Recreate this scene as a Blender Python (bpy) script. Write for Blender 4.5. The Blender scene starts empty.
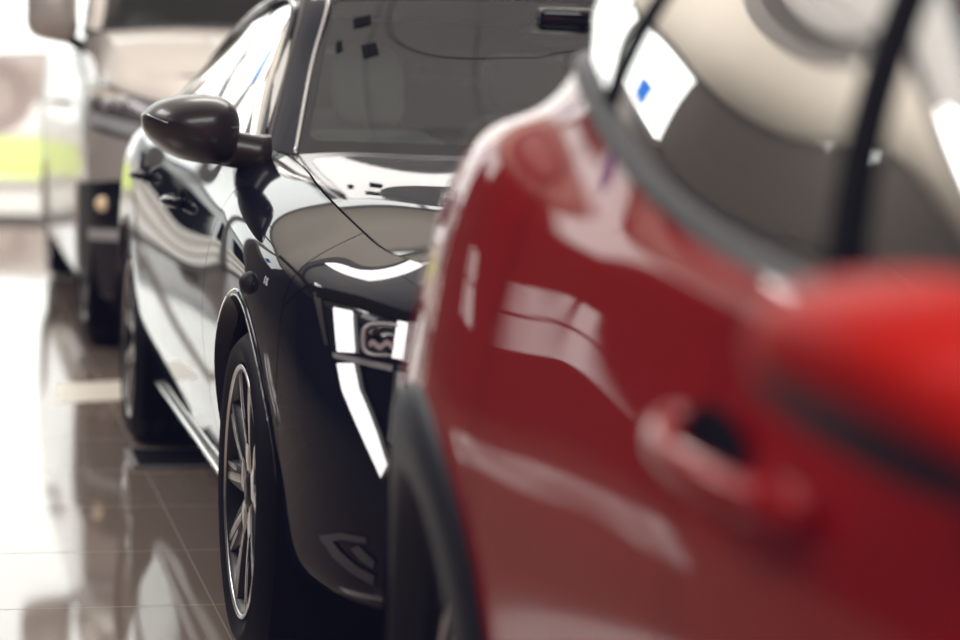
import bpy, bmesh, math, random
import numpy as np
from mathutils import Vector, Matrix
from mathutils.bvhtree import BVHTree

random.seed(7)
SC = bpy.context.scene
COL = SC.collection
PI = math.pi

# ------------------------------------------------------------------ camera numbers
FPX = 2198.0            # focal length in pixels for a 960 px wide frame
CAM_H = 1.121
PITCH = math.radians(5.6564)
ROLL = math.radians(1.7)
YAW = math.radians(13.67)
U = Vector((math.sin(YAW), -math.cos(YAW), 0))     # the way the cars face
N = Vector((math.cos(YAW), math.sin(YAW), 0))      # to the right of the row


def cam_ray(px, py):
    dx, dy = px - 480, py - 320
    x = dx * math.cos(ROLL) + dy * math.sin(ROLL)
    y = -dx * math.sin(ROLL) + dy * math.cos(ROLL)
    r, up = x / FPX, -y / FPX
    c, s = math.cos(PITCH), math.sin(PITCH)
    return Vector((r, c + up * s, -s + up * c)).normalized()


# ------------------------------------------------------------------ materials
def mat(name, color=(0.5, 0.5, 0.5), rough=0.5, metal=0.0, coat=0.0, emit=None, estr=0.0, spec=0.5, bump=0.0, bscale=200.0,
        flake=0.0, coat_rough=0.02):
    m = bpy.data.materials.new(name)
    m.use_nodes = True
    nt = m.node_tree
    b = nt.nodes['Principled BSDF']
    b.inputs['Base Color'].default_value = (*color, 1)
    b.inputs['Roughness'].default_value = rough
    b.inputs['Metallic'].default_value = metal
    b.inputs['Specular IOR Level'].default_value = spec
    b.inputs['Coat Weight'].default_value = coat
    b.inputs['Coat Roughness'].default_value = coat_rough
    if emit:
        b.inputs['Emission Color'].default_value = (*emit, 1)
        b.inputs['Emission Strength'].default_value = estr
    tc = nt.nodes.new('ShaderNodeTexCoord')
    if bump or flake:
        nz = nt.nodes.new('ShaderNodeTexNoise')
        nz.inputs['Scale'].default_value = bscale
        nt.links.new(tc.outputs['Object'], nz.inputs['Vector'])
        if bump:
            bp = nt.nodes.new('ShaderNodeBump')
            bp.inputs['Strength'].default_value = bump
            bp.inputs['Distance'].default_value = 0.002
            nt.links.new(nz.outputs['Fac'], bp.inputs['Height'])
            nt.links.new(bp.outputs['Normal'], b.inputs['Normal'])
        if flake:
            mx = nt.nodes.new('ShaderNodeMix')
            mx.data_type = 'RGBA'
            mx.inputs[6].default_value = (*[c * (1 - flake) for c in color], 1)
            mx.inputs[7].default_value = (*[min(1, c * (1 + flake)) for c in color], 1)
            nt.links.new(nz.outputs['Fac'], mx.inputs[0])
            nt.links.new(mx.outputs[2], b.inputs['Base Color'])
    return m


def glass(name, tint=(0.8, 0.85, 0.82), ior=1.5, rough=0.0, gain=1.0):
    """clear sheet glass: see-through with a Fresnel mirror on top"""
    m = bpy.data.materials.new(name)
    m.use_nodes = True
    nt = m.node_tree
    nt.nodes.clear()
    out = nt.nodes.new('ShaderNodeOutputMaterial')
    tr = nt.nodes.new('ShaderNodeBsdfTransparent')
    tr.inputs['Color'].default_value = (*tint, 1)
    gl = nt.nodes.new('ShaderNodeBsdfGlossy')
    gl.inputs['Roughness'].default_value = rough
    gl.inputs['Color'].default_value = (gain, gain, gain, 1)
    fr = nt.nodes.new('ShaderNodeFresnel')
    fr.inputs['IOR'].default_value = ior
    mx = nt.nodes.new('ShaderNodeMixShader')
    nt.links.new(fr.outputs['Fac'], mx.inputs['Fac'])
    nt.links.new(tr.outputs[0], mx.inputs[1])
    nt.links.new(gl.outputs[0], mx.inputs[2])
    nt.links.new(mx.outputs[0], out.inputs['Surface'])
    return m


M = {}
M['red_lit'] = mat('red_lit_paint', (0.66, 0.014, 0.004), 0.5, 0.0, 0.03, spec=.12)  # the car's red made brighter and duller, for the light on the mirror
M['navy'] = mat('navy_black_paint', (0.008, 0.0105, 0.020), 0.4, 0.0, 1.0, flake=0.25, bscale=900, spec=0.0)
M['navy'].node_tree.nodes['Principled BSDF'].inputs['Coat IOR'].default_value = 1.35
M['red'] = mat('red_paint', (0.44, 0.006, 0.004), 0.38, 0.0, 1.0, flake=0.15, bscale=900, spec=0.0)
M['red'].node_tree.nodes['Principled BSDF'].inputs['Coat IOR'].default_value = 1.36
M['grey'] = mat('taupe_grey_paint', (0.57, 0.515, 0.48), 0.38, 0.35, .7, flake=0.2, bscale=900, coat_rough=.08)
M['white_paint'] = mat('pale_beige_paint', (0.36, 0.285, 0.265), 0.4, 0.1, 0.6)
M['gloss_black'] = mat('gloss_black', (0.008, 0.008, 0.010), 0.12, 0.0, 0.6)
M['mirror_black'] = mat('mirror_black', (0.028, 0.020, 0.019), 0.33, 0.0, 0.25)
M['mirror_base'] = mat('mirror_base_plastic', (0.006, 0.008, 0.018), 0.5, spec=.25)
M['band'] = mat('screen_print_band', (0.010, 0.009, 0.011), 0.12, spec=.35)
M['plastic'] = mat('black_plastic', (0.012, 0.013, 0.016), 0.55, bump=0.15, bscale=600)
M['cladding'] = mat('arch_plastic', (0.013, 0.016, 0.022), 0.5, bump=0.1, bscale=500)
M['shell'] = mat('dark_shell', (0.004, 0.004, 0.005), 0.9, spec=.1)
M['rubber'] = mat('tyre_rubber', (0.006, 0.006, 0.008), 0.62, spec=.2, bump=0.3, bscale=300)
M['chrome'] = mat('chrome', (0.75, 0.75, 0.76), 0.08, 1.0)
M['satin'] = mat('machined_alloy', (0.78, 0.76, 0.76), 0.28, 1.0)
M['rim_black'] = mat('rim_black', (0.008, 0.008, 0.010), 0.4, 0.0, 0.1)
M['disc'] = mat('brake_steel', (0.05, 0.048, 0.048), 0.5, 1.0)
M['lamp_mid'] = mat('lamp_grey', (0.12, 0.105, 0.11), 0.25, 0.2, .6)
M['lamp_warm'] = mat('lamp_warm_reflector', (0.62, 0.54, 0.46), 0.3, 0.2)
M['liner'] = mat('headliner_cloth', (0.50, 0.48, 0.44), 0.9, bump=0.1, bscale=300)
M['seat'] = mat('seat_cloth', (0.19, 0.187, 0.18), 0.8, bump=0.3, bscale=400)
M['dash'] = mat('dash_plastic', (0.22, 0.25, 0.235), 0.7, bump=0.2, bscale=500)
M['drl'] = mat('daytime_light', (0.95, 0.95, 0.95), 0.25, emit=(1.0, 0.985, 0.98), estr=1.1, coat=1.0)
M['lamp_dark'] = mat('lamp_dark', (0.02, 0.022, 0.03), 0.1, 0.3, 1.0)
M['lamp_silver'] = mat('lamp_reflector', (0.60, 0.60, 0.63), 0.3, 0.35)
M['glint'] = mat('bumper_glint_grey', (0.10, 0.105, 0.12), 0.4)
M['amber'] = mat('fog_lamp_warm', (0.75, 0.55, 0.35), 0.3, 0.0, 0.5, emit=(1.0, 0.75, 0.5), estr=0.25)
M['glass'] = glass('windscreen_glass', (0.62, 0.70, 0.66), 1.52)
M['side_glass'] = glass('side_window_glass', (0.60, 0.64, 0.62), 1.6)
M['lens'] = glass('lamp_lens', (0.85, 0.87, 0.9), 1.5)
M['tinted'] = glass('tinted_glass', (.85, .85, .85), 1.4)
M['pane'] = glass('facade_glass', (0.96, 0.98, 0.97), 1.3)

# ------------------------------------------------------------------ objects


def link(name, verts, faces, m, parent=None, smooth=True, kind=None):
    me = bpy.data.meshes.new(name)
    me.from_pydata([tuple(map(float, v)) for v in verts], [], [tuple(map(int, f)) for f in faces])
    me.validate(clean_customdata=False)
    me.update()
    if smooth:
        me.polygons.foreach_set('use_smooth', [True] * len(me.polygons))
    if m:
        me.materials.append(m)
    o = bpy.data.objects.new(name, me)
    COL.objects.link(o)
    if parent:
        o.parent = parent
    if kind:
        o['kind'] = kind
    return o


class MB:
    """collects shapes into one mesh"""

    def __init__(s):
        s.v, s.f = [], []

    def add(s, verts, faces):
        k = len(s.v)
        s.v += [tuple(map(float, v)) for v in verts]
        s.f += [tuple(int(i) + k for i in f) for f in faces]
        return s

    def grid(s, V, keep=None, wrap_u=False, wrap_v=False):
        nu, nv = len(V), len(V[0])
        k = len(s.v)
        for r in V:
            s.v += [tuple(map(float, p)) for p in r]
        for i in range(nu if wrap_u else nu - 1):
            for j in range(nv if wrap_v else nv - 1):
                if keep is not None and not keep[i][j]:
                    continue
                a, b = i, (i + 1) % nu
                c, d = j, (j + 1) % nv
                s.f.append((k + a * nv + c, k + b * nv + c, k + b * nv + d, k + a * nv + d))
        return s

    def box(s, x0, x1, y0, y1, z0, z1, fn=None):
        vs = [(x, y, z) for x in (x0, x1) for y in (y0, y1) for z in (z0, z1)]
        if fn:
            vs = [fn(*v) for v in vs]
        return s.add(vs, [(0, 1, 3, 2), (4, 6, 7, 5), (0, 4, 5, 1), (2, 3, 7, 6), (0, 2, 6, 4), (1, 5, 7, 3)])

    def tube(s, pts, r, n=8, cap=True, flat=1.0):
        pts = [Vector(p) for p in pts]
        rs = r if isinstance(r, (list, tuple)) else [r] * len(pts)
        rows = []
        prev = None
        for i, p in enumerate(pts):
            d = (pts[min(i + 1, len(pts) - 1)] - pts[max(i - 1, 0)]).normalized()
            ref = Vector((0, 0, 1)) if abs(d.z) < 0.95 else Vector((0, 1, 0))
            if prev is None:
                a = d.cross(ref).normalized()
            else:
                a = (prev - d * prev.dot(d)).normalized()
            prev = a
            b = d.cross(a).normalized()
            rows.append([p + a * (rs[i] * flat * math.cos(2 * PI * k / n)) + b * (rs[i] * math.sin(2 * PI * k / n)) for k in range(n)])
        k0 = len(s.v)
        s.grid(rows, wrap_v=True)
        if cap:
            s.f.append(tuple(k0 + i for i in range(n)))
            s.f.append(tuple(k0 + (len(pts) - 1) * n + i for i in reversed(range(n))))
        return s

    def build(s, name, m, parent=None, smooth=True, kind=None, bevel=0.0, solid=0.0, sub=0):
        o = link(name, s.v, s.f, m, parent, smooth, kind)
        if solid:
            md = o.modifiers.new('solid', 'SOLIDIFY')
            md.thickness = solid
            md.offset = -1
        if bevel:
            md = o.modifiers.new('bevel', 'BEVEL')
            md.width = bevel
            md.segments = 3
            md.limit_method = 'ANGLE'
            md.angle_limit = math.radians(35)
            md.harden_normals = False
        if sub:
            md = o.modifiers.new('sub', 'SUBSURF')
            md.levels = md.render_levels = sub
        return o


def empty(name, loc=(0, 0, 0), rz=0.0, label=None, cat=None, group=None, parent=None):
    o = bpy.data.objects.new(name, None)
    COL.objects.link(o)
    o.location = loc
    o.rotation_euler = (0, 0, rz)
    if parent:
        o.parent = parent
    tag(o, label, cat, group)
    return o


def tag(o, label=None, cat=None, group=None, kind=None):
    for k, v in (('label', label), ('category', cat), ('group', group), ('kind', kind)):
        if v:
            o[k] = v
    return o


# ------------------------------------------------------------------ splines
def natspl(P, t, tq):
    """natural cubic spline through P (n, k) at parameters t"""
    P = np.asarray(P, float)
    n = len(P)
    if n == 2:
        w = ((tq - t[0]) / (t[1] - t[0]))[:, None]
        return P[0] * (1 - w) + P[1] * w
    h = np.diff(t)
    A = np.zeros((n, n))
    B = np.zeros_like(P)
    A[0, 0] = A[-1, -1] = 1
    for i in range(1, n - 1):
        A[i, i - 1], A[i, i], A[i, i + 1] = h[i - 1], 2 * (h[i - 1] + h[i]), h[i]
        B[i] = 6 * ((P[i + 1] - P[i]) / h[i] - (P[i] - P[i - 1]) / h[i - 1])
    m = np.linalg.solve(A, B)
    k = np.clip(np.searchsorted(t, tq, side='right') - 1, 0, n - 2)
    a = (t[k + 1] - tq)[:, None]
    b = (tq - t[k])[:, None]
    hk = h[k][:, None]
    return (m[k] * a ** 3 + m[k + 1] * b ** 3) / (6 * hk) + (P[k] / hk - m[k] * hk / 6) * a + (P[k + 1] / hk - m[k + 1] * hk / 6) * b


def curve(P, n):
    P = np.asarray(P, float)
    t = np.concatenate([[0], np.cumsum(np.linalg.norm(np.diff(P, axis=0), axis=1) ** 0.7)])
    return natspl(P, t, np.linspace(0, t[-1], n))


def surf_grid(C, su, sv, creases=()):
    """C (nu, nv, 3) control net -> dense grid; su / sv samples per span (int or list); returns grid and knot rows"""
    C = np.asarray(C, float)
    nu, nv, _ = C.shape
    su = [su] * (nu - 1) if isinstance(su, int) else su
    sv = [sv] * (nv - 1) if isinstance(sv, int) else sv

    def par(A):  # mean chord parameter along axis 0
        d = np.linalg.norm(np.diff(A, axis=0), axis=2).mean(axis=1)
        return np.concatenate([[0], np.cumsum(np.maximum(d, 1e-4) ** 0.75)])

    def q(t, s):
        r = [np.linspace(t[i], t[i + 1], s[i], endpoint=False) for i in range(len(s))]
        return np.concatenate(r + [[t[-1]]])

    tv = par(C.transpose(1, 0, 2))
    cuts = [0] + list(creases) + [nv - 1]
    rows = []
    for i in range(nu):
        parts = []
        for a, b in zip(cuts[:-1], cuts[1:]):
            qq = q(tv[a:b + 1], sv[a:b])
            r = natspl(C[i, a:b + 1], tv[a:b + 1], qq)
            parts.append(r if b == nv - 1 else r[:-1])
        rows.append(np.concatenate(parts))
    D = np.array(rows)                               # nu, NV, 3
    tu = par(C)
    qq = q(tu, su)
    NV = D.shape[1]
    G = natspl(D.reshape(nu, -1), tu, qq).reshape(len(qq), NV, 3)
    ku = np.concatenate([[0], np.cumsum(su)])
    kv = np.concatenate([[0], np.cumsum(sv)])
    return G, ku, kv


def bvh_of(G):
    nu, nv, _ = G.shape
    vs = [Vector(p) for p in G.reshape(-1, 3)]
    fs = [(i * nv + j, (i + 1) * nv + j, (i + 1) * nv + j + 1, i * nv + j + 1) for i in range(nu - 1) for j in range(nv - 1)]
    return BVHTree.FromPolygons(vs, fs)


# ------------------------------------------------------------------ car kit (local axes: x forward, y towards the far side, z up;
# the side the camera sees is at negative y, all control nets are written with T = -y > 0)
class Car:
    def __init__(s, name, origin, label, cat='car', group=None):
        s.o = Vector((origin[0], origin[1], 0))
        s.root = empty(name, s.o, YAW - PI / 2, label, cat, group)

    def to_local(s, w):
        d = Vector(w) - s.o
        return Vector((d.dot(U), d.dot(N), d.z))

    def dir_local(s, d):
        return Vector((d.dot(U), d.dot(N), d.z))

    def setup(s, G):
        g = G.copy()
        g[:, :, 1] *= -1
        s.bvh = bvh_of(g)

    def px(s, x, y, off=0.0, bvh=None):
        """the point of the body seen at a spot of the picture, moved out by off"""
        o = s.to_local((0, 0, CAM_H))
        d = s.dir_local(cam_ray(x, y))
        h = (bvh or s.bvh).ray_cast(o, d)
        if h[0] is None:
            h = (bvh or s.bvh).find_nearest(o + d * 4.0)
        n = h[1] if h[1].dot(d) < 0 else -h[1]
        return h[0] + n * off

    def side(s, x, z, off=0.0):
        """point of the visible flank at x, z"""
        h = s.bvh.ray_cast(Vector((x, -3, z)), Vector((0, 1, 0)))
        if h[0] is None:
            h = s.bvh.find_nearest(Vector((x, -0.9, z)))
        n = h[1] if h[1].y < 0 else -h[1]
        return h[0] + n * off

    def onplane_s(s, x, y, S):
        """picture spot on the cross plane x = S"""
        o = s.to_local((0, 0, CAM_H))
        d = s.dir_local(cam_ray(x, y))
        return o + d * ((S - o.x) / d.x)


def flip(P):
    P = np.array(P, float)
    P[..., 1] *= -1
    return P


def cut_arch(G, keep, sc, zc, R, car, ex=1.0):
    """open a wheel arch in grid G (y already negative side)"""
    s, z, y = G[:, :, 0], G[:, :, 2], G[:, :, 1]
    d = np.hypot((s - sc) / ex, z - zc)
    ins = (d < R) & (np.abs(y) > 0.45)
    a = ins
    allin = a[:-1, :-1] & a[1:, :-1] & a[:-1, 1:] & a[1:, 1:]
    keep &= ~allin
    nu, nv = ins.shape
    for i in range(nu):
        for j in range(nv):
            if ins[i, j]:
                used = False
                for p in (i - 1, i):
                    for q in (j - 1, j):
                        if 0 <= p < nu - 1 and 0 <= q < nv - 1 and keep[p, q]:
                            used = True
                if used:
                    k = R / max(d[i, j], 1e-4)
                    x2, z2 = sc + (s[i, j] - sc) * k, zc + (z[i, j] - zc) * k
                    pt = car.side(x2, z2)
                    G[i, j] = (x2, pt.y if abs(pt.z - z2) < 0.02 else y[i, j], z2)


def both(car, name, G, m, keep=None, solid=0.0, parent=None):
    """build a grid on the visible side and its mirror image on the far side"""
    r = []
    for sgn in (1, -1):
        g = G.copy()
        g[:, :, 1] *= sgn
        r.append(MB().grid(g, keep).build(name, m, parent or car.root, solid=solid))
    return r


def shrink(G, a=True, b=True, gap=0.0022):
    """pull the first / last column back for a panel gap"""
    G = G.copy()
    for flag, i, j in ((a, 0, 1), (b, -1, -2)):
        if flag:
            d = G[j] - G[i]
            L = np.linalg.norm(d, axis=1)[:, None]
            G[i] = G[i] + d / np.maximum(L, 1e-6) * np.minimum(gap, L * 0.45)
    return G


def ribbon(fn, A, B, n, m, off=0.003):
    """patch between two picture polylines, laid on the body through fn"""
    A, B = curve(A, n), curve(B, n)
    return [[fn(*(a * (1 - k / m) + b * (k / m)), off) for k in range(m + 1)] for a, b in zip(A, B)]


def poly_ribbon(fn, A, B, n, m, off=0.003):
    def lin(P, n):
        P = np.asarray(P, float)
        t = np.concatenate([[0], np.cumsum(np.linalg.norm(np.diff(P, axis=0), axis=1))])
        q = np.linspace(0, t[-1], n)
        return np.stack([np.interp(q, t, P[:, 0]), np.interp(q, t, P[:, 1])], 1)
    A, B = lin(A, n), lin(B, n)
    return [[fn(*(a * (1 - k / m) + b * (k / m)), off) for k in range(m + 1)] for a, b in zip(A, B)]


def arch_ring(car, sc, zc, R, w, off, a0, a1, name, m, depth=0.05, n=64, ex=1.0):
    """lip or cladding around a wheel arch, on both sides"""
    for sgn in (1, -1):
        rows = []
        for i in range(n + 1):
            a = math.radians(a0 + (a1 - a0) * i / n)
            pi_ = car.side(sc + R * ex * math.cos(a), zc + R * math.sin(a))
            po = car.side(sc + (R + w) * ex * math.cos(a), zc + (R + w) * math.sin(a))
            pm = car.side(sc + (R + w * .5) * ex * math.cos(a), zc + (R + w * .5) * math.sin(a))
            x, z = sc + R * ex * math.cos(a), zc + R * math.sin(a)
            row = [(x, pi_.y + depth, z), (x, pi_.y - off * .6, z), (sc + (R + w * .12) * ex * math.cos(a), pi_.y - off, zc + (R + w * .12) * math.sin(a)),
                   (pm.x, pm.y - off, pm.z), (sc + (R + w * .92) * ex * math.cos(a), po.y - off * .8, zc + (R + w * .92) * math.sin(a)), (po.x, po.y + .004, po.z)]
            rows.append([(p[0], p[1] * sgn, p[2]) for p in row])
        MB().grid(rows).build(name, m, car.root)


def lathe(prof, n=64, x0=0, z0=0, y0=0):
    """profile of (radius, y) spun about the wheel axle"""
    return [[(x0 + r * math.cos(2 * PI * k / n), y0 + y, z0 + r * math.sin(2 * PI * k / n)) for (r, y) in prof] for k in range(n)]


def wheel(car, sc, yface, R, Rr, side=1, style='double', width=0.235, turn=0.0):
    """wheel with its outer face at y = yface (negative = seen side)"""
    sg = -1 if yface < 0 else 1

    def Y(d):
        return yface - sg * d          # d = depth behind the outer face
    zc = R

    def lat(prof, n=72):
        return lathe([(r, Y(d)) for r, d in prof], n, sc, zc)
    hub = MB().grid(lat([(0.0005, .012), (.026, .012), (.032, .016), (.048, .022), (.066, .04), (.075, .07), (.08, .11)], 40), wrap_u=True).build('wheel', M['rim_black'], car.root)
    # tyre
    w = width
    MB().grid(lat([(Rr - .012, .03), (Rr, .012), (Rr + .012, .004), (Rr + .03, -.004), (Rr + (R - Rr) * .55, -.008), (R - .022, .004), (R - .008, .02), (R - .002, .034),
                   (R - .001, .058), (R - .009, .060), (R - .009, .068), (R, .070), (R, w * .5 - .008), (R - .009, w * .5 - .006), (R - .009, w * .5 + .006), (R, w * .5 + .008), (R, w - .07), (R - .009, w - .068), (R - .009, w - .06), (R, w - .058), (R - .004, w - .03), (R - .03, w),
                   (Rr + .02, w + .006), (Rr - .012, w - .02)]), wrap_u=True).build('tyre', M['rubber'], hub)
    # rim lip and barrel
    MB().grid(lat([(Rr + .005, .001), (Rr + .004, -.001), (Rr - .001, -.001), (Rr - .004, .002), (Rr - .005, .004)]), wrap_u=True).build('rim_lip', M['satin'], hub)
    MB().grid(lat([(Rr - .005, .003), (Rr - .012, .010), (Rr - .022, .04), (Rr - .03, .1), (Rr - .028, w - .02)]), wrap_u=True).build('rim_barrel', M['rim_black'], hub)
    # brake disc
    MB().grid(lat([(.06, .125), (Rr * .66, .125), (Rr * .66, .145), (.06, .145)], 48), wrap_u=True).build('brake_disc', M['disc'], hub)

    def bar(mb, r0, a0, r1, a1, h0, h1, d0, d1, thick):
        """a spoke bar from polar (r0, a0) to (r1, a1), half widths h0 / h1, face depths d0 / d1"""
        rows = []
        for i in range(7):
            t = i / 6
            r, a = r0 + (r1 - r0) * t, a0 + (a1 - a0) * t
            c = Vector((r * math.cos(a), r * math.sin(a)))
            e0 = Vector((r0 * math.cos(a0), r0 * math.sin(a0)))
            e1 = Vector((r1 * math.cos(a1), r1 * math.sin(a1)))
            c = e0.lerp(e1, t)
            tn = (e1 - e0).normalized()
            nn = Vector((-tn.y, tn.x))
            h = h0 + (h1 - h0) * t
            d = d0 + (d1 - d0) * t - .002 * math.sin(PI * t)
            q = []
            for o, dd in ((-h * 1.35, thick), (-h, 0), (h, 0), (h * 1.35, thick)):
                p = c + nn * o
                q.append((sc + p.x, Y(d + dd), zc + p.y))
            rows.append(q)
        mb.grid(rows)
    for k in range(5):
        a = 2 * PI * k / 5 + turn
        body, face = MB(), MB()
        if style == 'double':
            for sgn in (-1, 1):
                bar(body, .045, a + sgn * .12, Rr - .008, a + sgn * .30, .024, .020, .020, .007, .03)
                bar(face, .100, a + sgn * .235, Rr - .010, a + sgn * .345, .0085, .0060, .0145, .006, .003)
                bar(face, .120, a + sgn * .13, Rr - .010, a + sgn * .235, .0045, .0035, .0145, .006, .003)
            bar(face, .040, a, .095, a, .020, .030, .017, .015, .003)
        else:
            bar(body, .05, a, Rr - .012, a, .032, .024, .024, .012, .035)
            bar(face, .06, a, Rr - .012, a, .024, .018, .020, .010, .004)
        sp = body.build('spoke', M['rim_black'], hub)
        face.build('spoke_face', M['satin'], hub)
    return hub


def dome(car, outline, s_back, depth, power=2.2, k_in=9, center=None, flat_back=True):
    """a shell whose outline (y, z) lies near the plane x = s_back and which bulges forward by depth"""
    P = curve(list(outline) + [outline[0]], 65)[:-1]
    c = np.array(center) if center is not None else P.mean(axis=0)
    rows = []
    if flat_back:
        for k in (0.02, 0.5, 0.9):
            rows.append([(s_back, *(c + (p - c) * k)) for p in P])
    for i in range(k_in * 2):
        a = (i / (k_in * 2 - 1)) * PI / 2
        k = max(math.cos(a), 0.004) ** (2 / power)
        rows.append([(s_back + depth * math.sin(a) ** (2 / power), *(c + (p - c) * k)) for p in P])
    return rows


def seat(car, x, y, m, h=0.66, rake=18, hw=.27, hh=.20, up=.11):
    """front seat, base at z .32"""
    def rb(mb, cx, cy, cz, sx, sy, sz, rot, bulge=.25, n=8):
        rows = []
        for i in range(n + 1):
            th = PI * i / n
            row = []
            for k in range(20):
                ph = 2 * PI * k / 20
                e = lambda v, p: math.copysign(abs(v) ** p, v)
                px_ = e(math.sin(th), .45) * e(math.cos(ph), .4) * sx / 2
                py_ = e(math.sin(th), .45) * e(math.sin(ph), .4) * sy / 2
                pz_ = e(math.cos(th), .45) * sz / 2
                c, s_ = math.cos(rot), math.sin(rot)
                row.append((cx + px_ * c - pz_ * s_, cy + py_, cz + px_ * s_ + pz_ * c))
            rows.append(row)
        mb.grid(rows, wrap_v=True)
        return mb
    r = math.radians(rake)
    bz = .52
    st = rb(MB(), x - math.sin(r) * h * .5, y, bz + math.cos(r) * h * .5, .13, .48, h, r).build('seat', m, car.root)
    rb(MB(), x + .22, y, .45, .52, .50, .16, -.08).build('seat_cushion', m, st)
    rb(MB(), x - math.sin(r) * (h + up), y, bz + math.cos(r) * (h + up), .09, hw, hh, r).build('headrest', m, st)
    return st


def make_body(car, spec, paint):
    """lower body, panels, greenhouse, glass from control nets"""
    C = np.array(spec['net'], float)                      # columns x rows x (s, T, z)
    G, ku, kv = surf_grid(flip(C), spec['su'], spec['sv'], spec.get('creases', ()))
    car.G, car.ku, car.kv = G, ku, kv
    g2 = G.copy()
    car.bvh = bvh_of(g2)
    keep = np.ones((G.shape[0] - 1, G.shape[1] - 1), bool)
    for (sc, zc, R) in spec['arches']:
        cut_arch(G, keep, sc, zc, R, car, spec.get('ex', 1.0))
    out = {}
    for (nm, a, b) in spec['panels']:
        i, j = ku[a], ku[b]
        g = shrink(G[i:j + 1], a != 0, b != len(ku) - 1)
        if nm in ('front_bumper', 'rear_bumper'):
            # one piece across the car: visible half plus mirrored half
            mb = MB()
            mb.grid(g, keep[i:j])
            gm = g.copy()
            gm[:, :, 1] *= -1
            mb.grid(gm, keep[i:j])
            o = mb.build(nm, paint, car.root)
            out[nm] = [o]
        else:
            out[nm] = both(car, nm, g, paint, keep[i:j])
    # dark inner shell behind the gaps
    S = car.G.copy()
    cxy = np.array([spec['mid'], 0.0])
    nrm = np.cross(np.gradient(G, axis=0), np.gradient(G, axis=1))
    L = np.linalg.norm(nrm, axis=2)[:, :, None]
    nrm = nrm / np.maximum(L, 1e-9)
    flat = (G[:, :, :2] - cxy)
    sg = np.sign((nrm[:, :, :2] * flat).sum(axis=2))[:, :, None]
    S = G - nrm * sg * 0.022
    both(car, 'body_shell', S[::2, ::2], M['shell'], keep[::2, ::2][:S[::2, ::2].shape[0] - 1, :S[::2, ::2].shape[1] - 1])
    return out


def sheet(car, name, net, m, su=10, sv=8, parent=None, mirror_join=True, solid=0.0):
    """net is written with T >= 0 from the centre line out; joined with its mirror image"""
    G, _, _ = surf_grid(flip(net), su, sv)
    mb = MB().grid(G)
    g = G.copy()
    g[:, :, 1] *= -1
    mb.grid(g)
    o = mb.build(name, m, parent or car.root, solid=solid)
    # weld the centre line so that shading runs through
    bm = bmesh.new()
    bm.from_mesh(o.data)
    bmesh.ops.remove_doubles(bm, verts=bm.verts, dist=1e-4)
    bmesh.ops.recalc_face_normals(bm, faces=bm.faces)
    bm.to_mesh(o.data)
    bm.free()
    return o, G


def columns(cols, flank, nose, tail):
    """cols: (s, T, ns, nT, w_nose, w_tail, r6 (o, z) or None, r7 point) -> net columns"""
    net = []
    for c in cols:
        s, T, a, wn, wt, r6, r7 = c
        fl = flank(s) if callable(flank) else flank
        ns, nT = math.cos(math.radians(a)), math.sin(math.radians(a))
        col = []
        for j in range(7):
            of, zf = fl[j]
            on, zn = nose[j]
            ot, zt = tail[j]
            o = of * (1 - wn - wt) + on * wn + ot * wt
            z = zf * (1 - wn - wt) + zn * wn + zt * wt
            if j == 6 and r6:
                o, z = r6
            col.append((s + ns * o, max(T + nT * o, 0.0 if T > 0 else 0.0), z))
        col.append(r7)
        net.append(col)
    return net


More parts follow.
